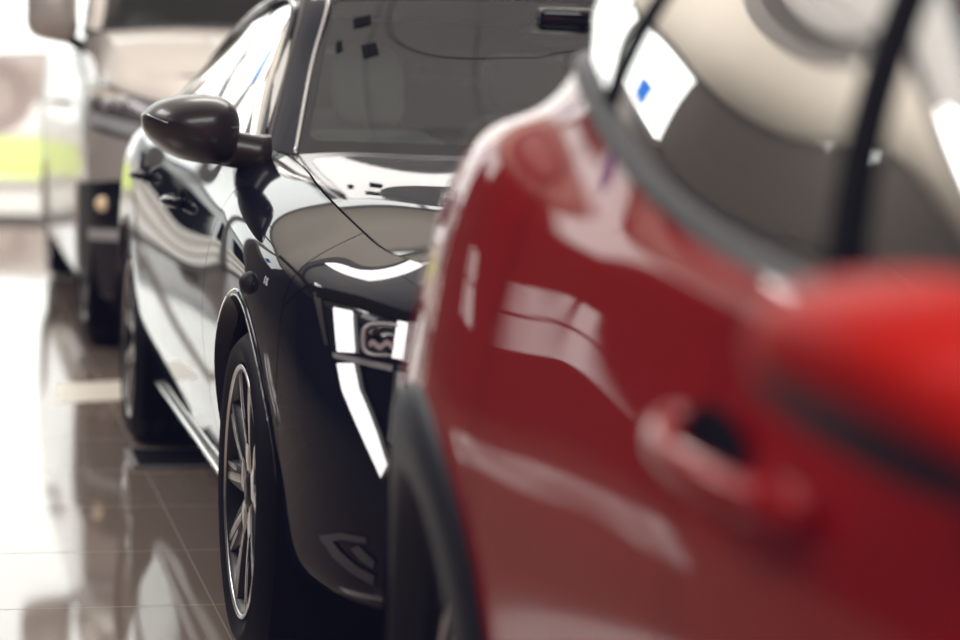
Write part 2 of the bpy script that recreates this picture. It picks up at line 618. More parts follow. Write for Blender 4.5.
# ================================================================== black fastback
def black_car():
    car = Car('fastback_car', (0.4074, 4.5689), 'glossy navy-black car with white slanted daytime lights, between red car and grey van')
    rear_f = [(-.17, .205), (-.082, .245), (-.054, .31), (-.024, .43), (0, .60), (-.004, .74), (-.05, .87)]
    front_f = [(-.13, .205), (-.042, .245), (-.018, .31), (-.012, .43), (0, .60), (-.004, .74), (-.05, .87)]

    def flank(s):
        k = min(1, max(0, (s + .45) / .55))
        return [((1 - k) * a[0] + k * b[0], a[1]) for a, b in zip(rear_f, front_f)]
    nose = [(-.14, .215), (-.05, .25), (-.022, .31), (0, .43), (-.002, .58), (-.022, .68), (-.065, .752)]
    tail = [(-.16, .24), (-.06, .27), (-.02, .34), (0, .48), (0, .64), (-.01, .80), (-.03, .92)]
    # s, T, normal angle from forward, nose weight, tail weight, r6 override, r7
    cols = [
        (.905, 0, 0, 1, 0, None, (.725, 0, .795)),
        (.893, .25, 4, 1, 0, None, (.708, .24, .80)),
        (.852, .50, 14, 1, 0, None, (.655, .46, .812)),
        (.775, .705, 32, .95, 0, (-.06, .757), (.585, .61, .824)),
        (.665, .810, 52, .8, 0, (-.055, .772), (.50, .672, .836)),
        (.530, .866, 68, .5, 0, (-.05, .792), (.38, .700, .847)),
        (.390, .893, 80, .2, 0, (-.045, .812), (.25, .713, .868)),
        (.190, .914, 86, 0, 0, (-.042, .83), (.09, .722, .893)),
        (0.00, .920, 89, 0, 0, (-.042, .85), (-.08, .724, .915)),
        (-.20, .9215, 90, 0, 0, (-.044, .868), (-.28, .720, .938)),
        (-.42, .9225, 90, 0, 0, (-.050, .886), (-.50, .710, .962)),
        (-.55, .923, 90, 0, 0, (-.054, .894), (-.76, .715, .985)),
        (-1.00, .9245, 90, 0, 0, (-.052, .908), (-1.02, .800, 1.000)),
        (-1.62, .926, 90, 0, 0, (-.042, .92), (-1.62, .825, 1.012)),
        (-2.10, .9265, 90, 0, 0, (-.030, .93), (-2.10, .840, 1.022)),
        (-2.42, .927, 90, 0, 0, (-.020, .935), (-2.46, .848, 1.030)),
        (-2.79, .925, 91, 0, 0, (-.018, .94), (-2.85, .840, 1.036)),
        (-3.16, .918, 93, 0, .2, (-.025, .94), (-3.20, .810, 1.030)),
        (-3.50, .875, 104, 0, .6, (-.03, .94), (-3.48, .77, 1.015)),
        (-3.72, .770, 128, 0, .9, (-.03, .94), (-3.68, .66, 1.00)),
        (-3.82, .45, 165, 0, 1, (-.03, .94), (-3.77, .38, .995)),
        (-3.845, 0, 180, 0, 1, (-.03, .94), (-3.80, 0, .995)),
    ]
    net = columns(cols, flank, nose, tail)
    spec = dict(net=net, su=[8, 8, 8, 8, 9, 9, 12, 12, 12, 12, 8, 14, 18, 14, 12, 16, 16, 12, 8, 8, 8], sv=[4, 5, 8, 12, 9, 10, 12],
                arches=[(0, .345, .39), (-2.79, .345, .39)], mid=-1.4,
                panels=[('front_bumper', 0, 6), ('front_fender', 6, 11), ('front_door', 11, 13), ('rear_door', 13, 15), ('rear_quarter', 15, 18), ('rear_bumper', 18, 21)])
    parts = make_body(car, spec, M['navy'])
    R = car.root
    # hood: from the gap line in to the centre
    hood = []
    for i in range(0, 12):
        e = np.array(net[i][7])
        hood.append(e)
    top = np.array(hood)
    hn = []
    zc_ = {}
    # stations along the side edge (columns 4..11) joined to centre points
    for i, (sc, zcen) in zip(range(3, 12), [(.700, .812), (.60, .842), (.46, .868), (.32, .890), (.14, .914), (-.05, .935), (-.24, .953), (-.42, .970), (-.585, .985)]):
        e = top[i] + np.array([0, -.006, 0])
        c = np.array([sc, 0, zcen])
        row = []
        for t in (0, .3, .6, .82, .95, 1.0):
            p = c * (1 - t) + e * t
            p[2] += .020 * (t * (1 - t)) * 4 * (.55 if t < .7 else .9)
            p[0] += (.03 * (1 - t * t) if i > 8 else .0)
            row.append(p)
        hn.append(row)
    hood_o, HG = sheet(car, 'hood', hn, M['navy'], 10, [8, 8, 8, 6, 4])
    bpy.data.objects[hood_o.name].location.z = 0.0
    # nose panel between hood front and bumper top already belongs to the bumper; fill from bumper top to hood front
    fill = []
    for i in range(0, 4):
        a = np.array(net[i][7])
        t = a[1] / .61
        b = np.array([.700 * (1 - t) + .585 * t, a[1], .812 * (1 - t) + .824 * t + .020 * t * (1 - t) * 4 * .6])
        fill.append([a, (a + b) / 2 + np.array([0, 0, .001]), b])
    sheet(car, 'nose_panel', fill, M['navy'], 8, 4)
    # windscreen
    ws = []
    for t, (zb, sb, se, Te, ze) in zip((0, .33, .66, 1), [(.985, -.615, -.765, .690, .985), (1.118, -.87, -1.00, .632, 1.118), (1.252, -1.115, -1.225, .570, 1.25), (1.418, -1.38, -1.46, .505, 1.392)]):
        row = []
        for q in (0, .4, .72, .92, 1.0):
            row.append((sb + (se - sb) * q ** 2.4, Te * q, zb + (ze - zb) * q ** 2 + .0))
        ws.append(row)
    wsn = np.array(ws)
    # glass with a printed black band round it
    WG, _, _ = surf_grid(flip(wsn), [10, 10, 10], [8, 8, 6, 4])
    nu, nv = WG.shape[:2]
    sheet(car, 'windshield', wsn, M['glass'], [10, 10, 10], [8, 8, 6, 4])

    def offs(G, d):
        n = np.cross(np.gradient(G, axis=0), np.gradient(G, axis=1))
        n /= np.maximum(np.linalg.norm(n, axis=2)[:, :, None], 1e-9)
        n *= np.sign(n[:, :, 2:3])
        return G + n * d
    WB = offs(WG, .0012)
    mb = MB()
    wb = np.array(ws)

    def wpt(u, t):
        """u 0..1 up the screen, t 0..1 out from the centre line"""
        a, b = u * (nu - 1), t * (nv - 1)
        i0, j0 = min(int(a), nu - 2), min(int(b), nv - 2)
        fa, fb = a - i0, b - j0
        return (WB[i0, j0] * (1 - fa) + WB[i0 + 1, j0] * fa) * (1 - fb) + (WB[i0, j0 + 1] * (1 - fa) + WB[i0 + 1, j0 + 1] * fa) * fb
    # inner edge of the band with rounded corners, outer edge on the screen border
    edge = []
    ui, uo, ti, rc = .085, .955, .925, .055
    edge += [((ui, t), (0, t)) for t in np.linspace(0, ti - rc, 14)]
    for q in np.linspace(0, PI / 2, 8)[1:]:
        edge.append(((ui + rc - rc * math.cos(q), ti - rc + rc * math.sin(q)), (0, ti - rc + (1 - ti + rc) * q / (PI / 2))))
    edge += [((u, ti), (u, 1)) for u in np.linspace(ui + rc, uo - rc, 16)]
    for q in np.linspace(0, PI / 2, 8):
        edge.append(((uo - rc + rc * math.sin(q), ti - rc + rc * math.cos(q)), (1, 1)))
    edge += [((uo, t), (1, t)) for t in np.linspace(ti - rc, 0, 14)]
    for sgn in (1, -1):
        rows = []
        for (u0, t0), (u1, t1) in edge:
            rows.append([wpt(u0 + (u1 - u0) * k, t0 + (t1 - t0) * k) * np.array([1, sgn, 1]) for k in (0, .33, .66, 1)])
        mb.grid(rows)
    band = mb.build('windshield_band', M['band'], R)
    wbvh = bvh_of(WB)
    for q in ([(353, 19), (371, 15), (371, 24), (354, 28)], [(336, 43), (342, 41), (343, 50), (336, 53)], [(361, 46), (376, 43), (379, 54), (363, 58)]):  # three small dark quads on the windscreen
        MB().grid([[car.px(*q[0], .002, wbvh), car.px(*q[1], .002, wbvh)], [car.px(*q[3], .002, wbvh), car.px(*q[2], .002, wbvh)]]).build('windshield_mark', M['shell'], R)
    # A-pillar with roof rail: strip from the cowl corner over the roof to the tail
    inner = [(-.765, .690, .985), (-1.00, .632, 1.118), (-1.225, .570, 1.25), (-1.46, .505, 1.392), (-1.85, .53, 1.412), (-2.35, .53, 1.385), (-2.85, .54, 1.295), (-3.25, .56, 1.17), (-3.60, .58, 1.04)]
    outer = [(-.83, .762, .986), (-1.06, .704, 1.106), (-1.28, .642, 1.232), (-1.51, .585, 1.366), (-1.85, .602, 1.378), (-2.35, .607, 1.340), (-2.85, .628, 1.250), (-3.22, .675, 1.130), (-3.50, .735, 1.022)]
    pil = [[a, tuple((np.array(a) + np.array(b)) / 2 + np.array([.006, .012, .010])), b] for a, b in zip(inner, outer)]
    pn = np.array(pil)
    PG, pku, _ = surf_grid(flip(pn), 10, [5, 5])
    both(car, 'windshield_pillar', PG[:pku[3] + 1], M['navy'])
    both(car, 'roof_rail', PG[pku[3]:], M['navy'])
    # silver strip at the windscreen edge
    for sgn in (1, -1):
        MB().tube([(p[0] + .003, p[1] * sgn * 1.0, p[2] + .004) for p in PG[:pku[3] + 1, 0]], .0048, 6).build('silver_trim', M['satin'], R)
        MB().tube([(p[0], (p[1] - .004) * sgn, p[2] + .002) for p in PG[:pku[7] + 1, -1]], .009, 8).build('window_seal', M['gloss_black'], R)
    # roof and rear glass
    rf = []
    for (sc, zc_), e in zip([(-1.38, 1.418), (-1.85, 1.432), (-2.35, 1.400), (-2.85, 1.312), (-3.25, 1.19), (-3.60, 1.06)], inner[3:]):
        rf.append([(sc + (e[0] - sc) * q ** 2, e[1] * q, zc_ + (e[2] - zc_) * q ** 2.2) for q in (0, .4, .75, 1)])
    rf = np.array(rf)
    sheet(car, 'roof', rf[:3], M['navy'], 8, 6)
    sheet(car, 'headliner', rf[:3] - np.array([0, 0, .03]), M['liner'], 8, 6)
    sheet(car, 'rear_window', rf[2:5], M['side_glass'], 8, 6)
    sheet(car, 'tailgate', [rf[4], rf[5], [(-3.80, 0, .995), (-3.79, .2, .995), (-3.77, .38, .995), (-3.68, .66, 1.0)]], M['navy'], 6, 6)
    # side glass and rear pillar between belt line and rail
    bel = [net[i][7] for i in range(11, 19)]
    bel[0] = (-.84, .775, .990)
    bs = np.array(bel)
    oc = curve(outer, 160)

    def rail_at(s):
        k = np.argmin(abs(oc[:, 0] - s))
        return oc[k]
    sg = []
    for i, b in enumerate(bs):
        st = [-.86, -1.50, -1.78, -2.15, -2.50, -2.86, -3.22, -3.50][i]
        r = rail_at(st)
        row = []
        for q in (0, .35, .7, 1):
            p = b * (1 - q) + r * q
            p[1] += .018 * 4 * q * (1 - q) * (1 if i else .1)
            p[1] -= .012
            row.append(p)
        sg.append(row)
    SG, sku, _ = surf_grid(flip(np.array(sg)), [14, 12, 12, 10, 10, 10, 8], [8, 8, 8])
    both(car, 'side_window', SG[:sku[2] + 1], M['side_glass'])
    both(car, 'rear_side_window', SG[sku[2]:sku[5] + 1], M['side_glass'])
    both(car, 'rear_pillar', SG[sku[5]:], M['navy'])
    for sgn in (1, -1):
        MB().tube([(p[0], (p[1] - .010) * sgn, p[2] - .002) for p in flip(curve(bs[:6], 60)) * np.array([1, 1, 1])], .008, 8).build('belt_trim', M['chrome'], R)
        MB().grid([[(p[0] + d, (p[1] - .004) * sgn, p[2]) for d in (-.035, .035)] for p in SG[sku[2]]]).build('door_pillar', M['gloss_black'], R)
    # sail panel between mirror and pillar
    # arch lips
    arch_ring(car, 0, .345, .378, .016, .004, -25, 200, 'arch_lip', M['navy'], .05)
    arch_ring(car, -2.79, .345, .378, .016, .004, -20, 205, 'arch_lip', M['navy'], .05)
    # sill blade with bright strip
    for sgn in (1, -1):
        pts = [(s, -.905 * sgn, .205) for s in np.linspace(-.42, -2.38, 30)]
        mb = MB()
        mb.grid([[(s, -.80 * sgn, .205), (s, -.838 * sgn, .212), (s, -.862 * sgn, .235), (s, -.864 * sgn, .262), (s, -.850 * sgn, .275)] for s in np.linspace(-.40, -2.40, 20)])
        mb.build('sill', M['gloss_black'], R)
        MB().tube([(s, -.866 * sgn, .256) for s in np.linspace(-.41, -2.39, 20)], .006, 6).build('sill_strip', M['chrome'], R)
    # under floor and wheel housings
    MB().box(-3.6, .42, -.70, .70, .20, .30).build('underbody', M['shell'], R, smooth=False)
    for sc in (0, -2.79):
        for sgn in (1, -1):
            MB().grid([[(sc + .40 * math.cos(a), y * sgn, .335 + .40 * math.sin(a)) for y in (-.89, -.60, -.55)] + [(sc, -.55 * sgn, .335)] for a in np.linspace(-.6, PI + .6, 30)]).build('wheel_housing', M['shell'], R)
    # wheels
    for sc in (0, -2.79):
        wheel(car, sc, -.905, .330, .25, turn=PI / 2 if sc == 0 else .1)
        wheel(car, sc, .905, .330, .25)
    # ---------------- front details
    fn = car.px
    # headlight recess, lens, bars
    hl = MB().grid(poly_ribbon(fn, [(314, 291), (360, 305), (412, 321), (440, 329)], [(334, 354), (360, 360), (408, 371), (440, 377)], 24, 10, .002)).build('headlight', M['lamp_dark'], R)
    MB().grid(poly_ribbon(fn, [(312, 286), (360, 298), (412, 315), (440, 323)], [(316, 298), (361, 310), (412, 326), (440, 334)], 24, 4, .005)).build('headlight_edge', M['shell'], hl)
    MB().grid(poly_ribbon(fn, [(315, 294), (318, 294), (322, 296)], [(327, 344), (328, 345), (330, 346)], 8, 8, .005)).build('headlight_corner', M['lamp_mid'], hl)
    MB().grid(poly_ribbon(fn, [(336, 309), (355, 313)], [(340, 352), (358, 353)], 6, 10, .007)).build('daytime_light', M['drl'], hl)
    MB().grid(poly_ribbon(fn, [(399, 323), (409, 325)], [(394, 358), (405, 360)], 6, 10, .007)).build('daytime_light', M['drl'], hl)
    MB().grid(poly_ribbon(fn, [(335, 353), (360, 358), (395, 366)], [(336, 358), (360, 364), (394, 372)], 12, 2, .006)).build('headlight_sill', M['lamp_silver'], hl)
    # projector: ring and lens
    pc = fn(385, 340, .006)
    ax = (car.to_local((0, 0, CAM_H)) - pc).normalized()
    ax = (ax + Vector((.2, 0, 0))).normalized()
    a_ = ax.cross(Vector((0, 0, 1))).normalized()
    b_ = ax.cross(a_)
    rg = MB()
    rows = []
    for k in range(28):
        an = 2 * PI * k / 28
        e = lambda v: math.copysign(abs(v) ** .6, v)
        d = a_ * e(math.cos(an)) * .034 + b_ * e(math.sin(an)) * .026
        rows.append([pc + d * 1.12 + ax * .002, pc + d * 1.1 + ax * .010, pc + d * .98 + ax * .010, pc + d * .9 + ax * .001])
    rg.grid(rows, wrap_u=True).build('projector_ring', M['lamp_silver'], hl)
    ln = MB()
    ln.grid([[pc + (a_ * math.cos(2 * PI * k / 24) * .030 + b_ * math.sin(2 * PI * k / 24) * .022) * math.cos(q) + ax * (.014 * math.sin(q)) for q in np.linspace(0, PI / 2, 6)] for k in range(24)], wrap_u=True).build('projector_lens', M['gloss_black'], hl)
    MB().grid([[pc + a_ * x + b_ * (.004 + .004 * math.sin(x * 260)) + ax * .016 + b_ * dd for dd in (0, .010)] for x in np.linspace(-.024, .024, 12)]).build('reflector_bar', M['lamp_silver'], hl)
    # slanted daytime blades below the lamp
    fang = MB().grid(poly_ribbon(fn, [(341, 364), (346, 390), (355, 412), (366, 437), (384, 477)], [(358, 364), (363, 390), (370, 406), (380, 432), (390, 464)], 30, 4, .010)).build('daytime_blade', M['drl'], R)
    MB().grid(poly_ribbon(fn, [(337, 362), (342, 391), (351, 414), (362, 440), (384, 484)], [(362, 362), (367, 389), (374, 404), (384, 430), (395, 466)], 30, 4, .004)).build('blade_surround', M['gloss_black'], fang)
    MB().grid(poly_ribbon(fn, [(396, 372), (393, 400), (389, 440)], [(403, 372), (401, 400), (394, 445)], 20, 3, .007)).build('inner_blade', M['satin'], R)
    # bumper reflection painted as a pale arrow-shaped fin
    glint = MB().grid(poly_ribbon(fn, [(321, 535), (342, 532), (368, 537)], [(324, 543), (343, 539), (367, 543)], 12, 3, .004))
    glint.grid(poly_ribbon(fn, [(321, 536), (334, 556), (352, 572), (374, 584)], [(332, 538), (343, 552), (359, 566), (376, 575)], 14, 3, .0042))
    glint.grid(poly_ribbon(fn, [(352, 548), (362, 560), (374, 568)], [(360, 545), (367, 552), (376, 560)], 8, 3, .004))
    glint.build('bumper_glint', M['glint'], R)
    # shut line from arch to lamp
    MB().tube([fn(*p, .001) for p in curve([(280, 257), (292, 268), (303, 279), (316, 292)], 14)], .0028, 6).build('panel_gap', M['shell'], R)
    MB().tube([fn(*p, .0) for p in curve([(284, 306), (298, 292), (312, 284)], 12)], .0018, 6).build('panel_gap', M['shell'], R)
    # round black dome on the front fender above the arch
    c = fn(250, 283, .0)
    nn = (car.to_local((0, 0, CAM_H)) - c).normalized()
    a_ = nn.cross(Vector((0, 0, 1))).normalized()
    b_ = nn.cross(a_)
    MB().grid([[c + (a_ * math.cos(2 * PI * k / 24) * .021 + b_ * math.sin(2 * PI * k / 24) * .023) * math.cos(q) ** .6 + nn * (.026 * math.sin(q)) - nn * .004 for q in np.linspace(0, PI / 2 - .02, 8)] for k in range(24)], wrap_u=True).build('fender_dome', M['plastic'], R)
    # ---------------- door mirrors
    def mir(sgn):
        px = [(143, 116), (152, 106), (175, 97), (205, 94), (228, 99), (239, 112), (241, 132), (237, 150), (228, 163), (205, 164), (178, 158), (158, 146), (146, 132)]
        ol = []
        for p in px:
            q = car.onplane_s(*p, -.74)
            ol.append((q.y * sgn, q.z))
        rows = dome(car, ol, -.80, .17, 2.6)
        zsplit = car.onplane_s(190, 131, -.74).z
        mb, lo = MB(), MB()
        up = np.zeros((len(rows) - 1, 64), bool)
        for i in range(len(rows) - 1):
            for j in range(64):
                a = rows[i][j]
                b = rows[i + 1][(j + 1) % 64]
                up[i, j] = (a[2] + b[2]) / 2 > zsplit + .012 * math.sin((abs(a[1]) - .95) * 9)
        cap = mb.grid(rows, up, wrap_v=True).build('door_mirror', M['mirror_black'], R)
        lo.grid(rows, ~up, wrap_v=True).build('mirror_base', M['mirror_black'], cap)
        arm = [car.onplane_s(*p, -.78) for p in [(220, 146), (238, 150), (254, 153), (270, 153)]]
        MB().tube([(p.x, p.y * sgn, p.z) for p in arm], [.046, .044, .044, .044], 14, flat=.9).build('mirror_arm', M['mirror_black'], cap)
        sm = [car.onplane_s(*p, -.66) for p in [(146, 114), (165, 122), (190, 127), (215, 129), (239, 127)]]
        k = [(-.640, p) for p in sm]
        MB().tube([(-.665 + .02 * math.sin(PI * i / 4), p.y * sgn, p.z) for i, p in enumerate(sm)], .0015, 6).build('mirror_seam', M['satin'], cap)
    mir(1)
    mir(-1)
    # sail base under the mirror
    # ---------------- handles
    for nm, (s, z) in zip(('front_door', 'rear_door'), [(-1.33, .845), (-2.22, .878)]):
        for sgn, d in zip((1, -1), parts[nm]):
            p0 = car.side(s - .10, z)
            p1 = car.side(s + .10, z)
            pts = [p0.lerp(p1, t) + Vector((0, -(.004 + .034 * math.sin(PI * t) ** .5), 0)) for t in np.linspace(0, 1, 14)]
            MB().tube([(p.x, p.y * sgn, p.z) for p in pts], .013, 8, flat=.8).build('door_handle', M['navy'], d)
            c = p0.lerp(p1, .45)
            MB().grid([[(c.x + r * .055 * math.cos(2 * PI * k / 24), (c.y - .003 - .0) * sgn, c.z + r * .03 * math.sin(2 * PI * k / 24)) for r in (.02, 1)] for k in range(24)], wrap_u=True).build('handle_recess_shade', M['shell'], d)  # flat dark disc painted as the shade behind the handle
    # ---------------- inside
    seat(car, -1.50, -.345, M['seat'], h=.54, hw=.20, hh=.235, up=.125)
    seat(car, -1.50, .345, M['seat'], h=.54, hw=.20, hh=.235, up=.125)
    bs_ = seat(car, -2.42, -.36, M['seat'], h=.60, rake=22)
    seat(car, -2.42, .36, M['seat'], h=.60, rake=22)
    MB().grid([[(-2.52 + .045 * math.cos(t), .07 + .105 * math.cos(a) * math.sin(t), 1.225 + .05 * math.sin(a) * math.sin(t) - .035 * math.cos(a) ** 2 * 0) for t in np.linspace(0, PI, 12)] for a in np.linspace(0, 2 * PI, 32)]).build('headrest', M['shell'], bs_)
    dn = [[(-.70, 0, .95), (-.70, .4, .95), (-.80, .66, .94)], [(-.86, 0, .985), (-.86, .4, .985), (-.92, .66, .965)], [(-1.02, 0, .97), (-1.02, .4, .97), (-1.02, .68, .95)], [(-1.08, 0, .86), (-1.08, .4, .86), (-1.06, .68, .86)], [(-1.02, 0, .62), (-1.02, .4, .62), (-1.0, .68, .62)]]
    sheet(car, 'dashboard', dn, M['dash'], 6, 6)
    cw = Vector((-1.14, .36, .93))
    MB().tube([cw + Vector((.07 * math.sin(a), .165 * math.cos(a), .15 * math.sin(a))) for a in np.linspace(0, 2 * PI, 33)], .015, 8).build('steering_wheel', M['dash'], R)
    rv = MB()
    rv.grid([[(-1.30 + .02 * math.cos(t), .09 + .11 * math.cos(a) * math.sin(t), 1.305 + .028 * math.sin(a) * math.sin(t)) for t in np.linspace(0, PI, 10)] for a in np.linspace(0, 2 * PI, 28)]).build('rear_view_mirror', M['gloss_black'], R)
    MB().box(-1.36, -1.24, .02, .17, 1.325, 1.372).build('mirror_mount', M['gloss_black'], R, bevel=.015)
    return car


# ================================================================== red hatchback
def red_map(p):
    """model units -> metres about the rear axle"""
    s, T, z = p
    s2 = .82 * s if s < 1.9 else 1.558 + (s - 1.9) * 1.3
    T2 = .82 * T + .165 * min(1.0, T / .45)
    z2 = .202 + .82 * z if z > .5 else .612 + (z - .5) * 1.19
    return (s2, T2, z2)


def rm(L):
    return [red_map(p) for p in L]


def red_car():
    car = Car('hatchback_car', (.784, 2.945), 'glossy red hatchback with dark wheel arch trim, nearest car, blurred on the right')
    flank = [(-.12, .17), (-.030, .22), (-.014, .30), (-.016, .42), (0, .60), (-.010, .74), (-.045, .86)]
    nose = [(-.13, .2), (-.05, .24), (-.02, .3), (0, .45), (0, .58), (-.03, .70), (-.08, .79)]
    tail = [(-.14, .26), (-.05, .3), (-.015, .38), (0, .50), (-.005, .64), (-.05, .82), (-.09, .94)]
    # rows 0..7 from sill to belt; rear axle at s = 0
    cols = [
        (3.30, 0, 0, 1, 0, None, (3.02, 0, .85)),
        (3.27, .30, 6, 1, 0, None, (2.98, .28, .855)),
        (3.18, .58, 20, 1, 0, None, (2.90, .52, .86)),
        (3.04, .76, 50, .7, 0, (-.05, .80), (2.80, .63, .875)),
        (2.88, .835, 72, .3, 0, (-.045, .83), (2.70, .66, .90)),
        (2.54, .868, 88, 0, 0, (-.045, .855), (2.48, .675, .925)),
        (2.20, .870, 90, 0, 0, (-.05, .87), (2.15, .68, .945)),
        (2.00, .870, 90, 0, 0, (-.055, .870), (1.86, .70, .950)),
        (1.60, .870, 90, 0, 0, (-.052, .870), (1.60, .772, .945)),
        (1.20, .870, 90, 0, 0, (-.050, .880), (1.20, .770, .958)),
        (.72, .876, 90, 0, 0, (-.050, .92), (.74, .764, 1.036)),
        (.42, .890, 90, 0, 0, (-.070, .98), (.46, .742, 1.115)),
        (.20, .900, 91, 0, 0, (-.080, 1.035), (.22, .700, 1.18)),
        (.02, .893, 94, 0, 0, (-.086, 1.05), (.03, .640, 1.195)),
        (-.20, .866, 99, 0, .1, (-.104, 1.045), (-.15, .575, 1.18)),
        (-.42, .818, 108, 0, .6, (-.135, 1.02), (-.32, .50, 1.14)),
        (-.60, .70, 130, 0, .9, (-.09, 1.00), (-.46, .42, 1.08)),
        (-.71, .38, 168, 0, 1, (-.07, .98), (-.56, .26, 1.04)),
        (-.73, 0, 180, 0, 1, (-.07, .98), (-.58, 0, 1.04)),
    ]
    net = []
    for c, q in zip(columns(cols, flank, nose, tail), cols):
        a, b = np.array(c[6]), np.array(c[7])
        k = min(1, max(0, (q[0] - .3) / .7))
        mid = (a + b) / 2 + np.array([0, -.012 + .022 * k, -.008 + .018 * k]) * (1 if c[6][1] > 0 else 0)
        net.append(rm(list(c[:7]) + [tuple(mid)] + [c[7]]))
    AZ, AR, AX = .365, .340, .05
    spec = dict(ex=.86, net=net, su=[6, 6, 6, 8, 12, 10, 8, 12, 16, 14, 12, 12, 12, 12, 10, 8, 8, 6], sv=[4, 5, 8, 12, 8, 10, 8, 8],
                arches=[(AX, AZ, AR), (2.39 + AX, AZ, AR)], mid=1.1,
                panels=[('front_bumper', 0, 4), ('front_fender', 4, 7), ('front_door', 7, 9), ('rear_door', 9, 11), ('rear_quarter', 11, 15), ('rear_bumper', 15, 18)])
    parts = make_body(car, spec, M['red'])
    R = car.root
    hn = []
    for i, c in zip(range(2, 8), rm([(3.02, 0, .85), (2.88, 0, .885), (2.74, 0, .91), (2.50, 0, .945), (2.22, 0, .97), (2.02, 0, .985)])):
        e, c = np.array(net[i][8]), np.array(c)
        hn.append([c * (1 - t) + e * t + np.array([0, 0, .02 * 4 * t * (1 - t) * .6]) for t in (0, .4, .75, 1)])
    sheet(car, 'hood', hn, M['red'], 8, 8)
    inner = rm([(1.86, .68, .965), (1.62, .62, 1.10), (1.38, .56, 1.245), (1.14, .51, 1.37), (.80, .53, 1.405), (.40, .54, 1.405), (0.04, .53, 1.385), (-.16, .46, 1.33), (-.30, .42, 1.19)])
    outer = rm([(1.78, .745, .955), (1.54, .690, 1.08), (1.31, .636, 1.22), (1.09, .592, 1.335), (.80, .600, 1.368), (.40, .604, 1.368), (.06, .598, 1.345), (-.12, .53, 1.28), (-.26, .47, 1.15)])
    ws = []
    for c, e in zip(rm([(2.02, 0, .985), (1.76, 0, 1.12), (1.50, 0, 1.265), (1.24, 0, 1.392)]), inner[:4]):
        sb, _, zb = c
        ws.append([(sb + (e[0] - sb) * q ** 2.4, e[1] * q, zb + (e[2] - zb) * q ** 2) for q in (0, .4, .75, 1)])
    sheet(car, 'windshield', ws, M['glass'], 8, 8)
    pn = np.array([[a, tuple((np.array(a) + np.array(b)) / 2 + np.array([0, .010, .010])), b] for a, b in zip(inner, outer)])
    PG, pku, _ = surf_grid(flip(pn), 10, [5, 5])
    both(car, 'windshield_pillar', PG[:pku[3] + 1], M['red'])
    both(car, 'roof_rail', PG[pku[3]:], M['red'])
    rf = []
    for c, e in zip(rm([(1.24, 0, 1.392), (.80, 0, 1.43), (.40, 0, 1.43), (.04, 0, 1.405), (-.20, 0, 1.35), (-.36, 0, 1.21)]), inner[3:]):
        sc, _, zc = c
        rf.append([(sc + (e[0] - sc) * q ** 2, e[1] * q, zc + (e[2] - zc) * q ** 2.2) for q in (0, .4, .75, 1)])
    sheet(car, 'roof', rf[:5], M['red'], 8, 6)
    sheet(car, 'rear_window', rf[4:], M['side_glass'], 8, 6)
    sheet(car, 'tailgate', [rf[5], rm([(-.58, 0, 1.04), (-.575, .14, 1.04), (-.56, .26, 1.04), (-.46, .42, 1.08)])], M['red'], 6, 6)
    # side glass
    bs = np.array([net[i][8] for i in range(7, 17)])
    bs[0] = red_map((1.77, .752, .950))
    tops = [1.76, 1.20, 1.12, .76, .49, .26, .05, -.08, -.16, -.25]
    oc = curve(outer, 240)
    sg = []
    for i, b in enumerate(bs):
        r = oc[np.argmin(abs(oc[:, 0] - .82 * tops[i]))]
        row = []
        for q in (0, .35, .7, 1):
            p = b * (1 - q) + r * q
            p[1] += .016 * 4 * q * (1 - q) * (1 if i else .1) - .010
            row.append(p)
        sg.append(row)
    SG, sku, _ = surf_grid(flip(np.array(sg)), [14, 12, 12, 10, 10, 10, 10, 8, 8], [8, 8, 8])
    both(car, 'side_window', SG[:sku[2] + 1], M['side_glass'])
    both(car, 'rear_side_window', SG[sku[2]:sku[5] + 4], M['side_glass'])
    both(car, 'rear_pillar', SG[sku[5] + 3:], M['red'])
    for sgn in (1, -1):
        bl = curve(bs[:7], 80)
        MB().grid([[(p[0], -(p[1] + .008) * sgn, p[2] - .010), (p[0], -(p[1] + .006) * sgn, p[2] + .002), (p[0], -(p[1] - .004) * sgn, p[2] + .008), (p[0], -(p[1] - .012) * sgn, p[2] + .009)] for p in bl]).build('belt_trim', M['cladding'], R)
        MB().tube([(p[0], (p[1] - .004) * sgn, p[2] + .002) for p in PG[:pku[7] + 1, -1]], .010, 8).build('window_seal', M['gloss_black'], R)
        MB().grid([[(p[0] + d, (p[1] - .005) * sgn, p[2]) for d in (-.03, 0, .03)] for p in SG[sku[2] - 4]]).build('door_pillar', M['shell'], R)
        MB().grid([[(p[0] + d, (p[1] - .005) * sgn, p[2]) for d in (-.020, .020)] for p in SG[sku[4]]]).build('window_divider', M['shell'], R)
    for sc in (0, 2.39):
        arch_ring(car, sc + AX, AZ, AR - .045, .118, .014, -30, 205, 'arch_trim', M['cladding'], .07, ex=.86)
    for sgn in (1, -1):
        MB().grid([[(s, -.80 * sgn, .18), (s, -.87 * sgn, .20), (s, -.885 * sgn, .24), (s, -.880 * sgn, .30), (s, -.85 * sgn, .32)] for s in np.linspace(.34, 2.05, 20)]).build('sill', M['cladding'], R)
    MB().box(-.4, 2.7, -.74, .74, .20, .34).build('underbody', M['shell'], R, smooth=False)
    for sc in (0, 2.39):
        for sgn in (1, -1):
            MB().grid([[(sc + AX + .365 * math.cos(a), y * sgn, AZ + .385 * math.sin(a)) for y in (-.86, -.56, -.52)] + [(sc, -.52 * sgn, AZ)] for a in np.linspace(-.6, PI + .6, 30)]).build('wheel_housing', M['shell'], R)
        wheel(car, sc + AX, -.815, .312, .21, style='single', width=.215, turn=.2)
        wheel(car, sc + AX, .815, .312, .21, style='single', width=.215)
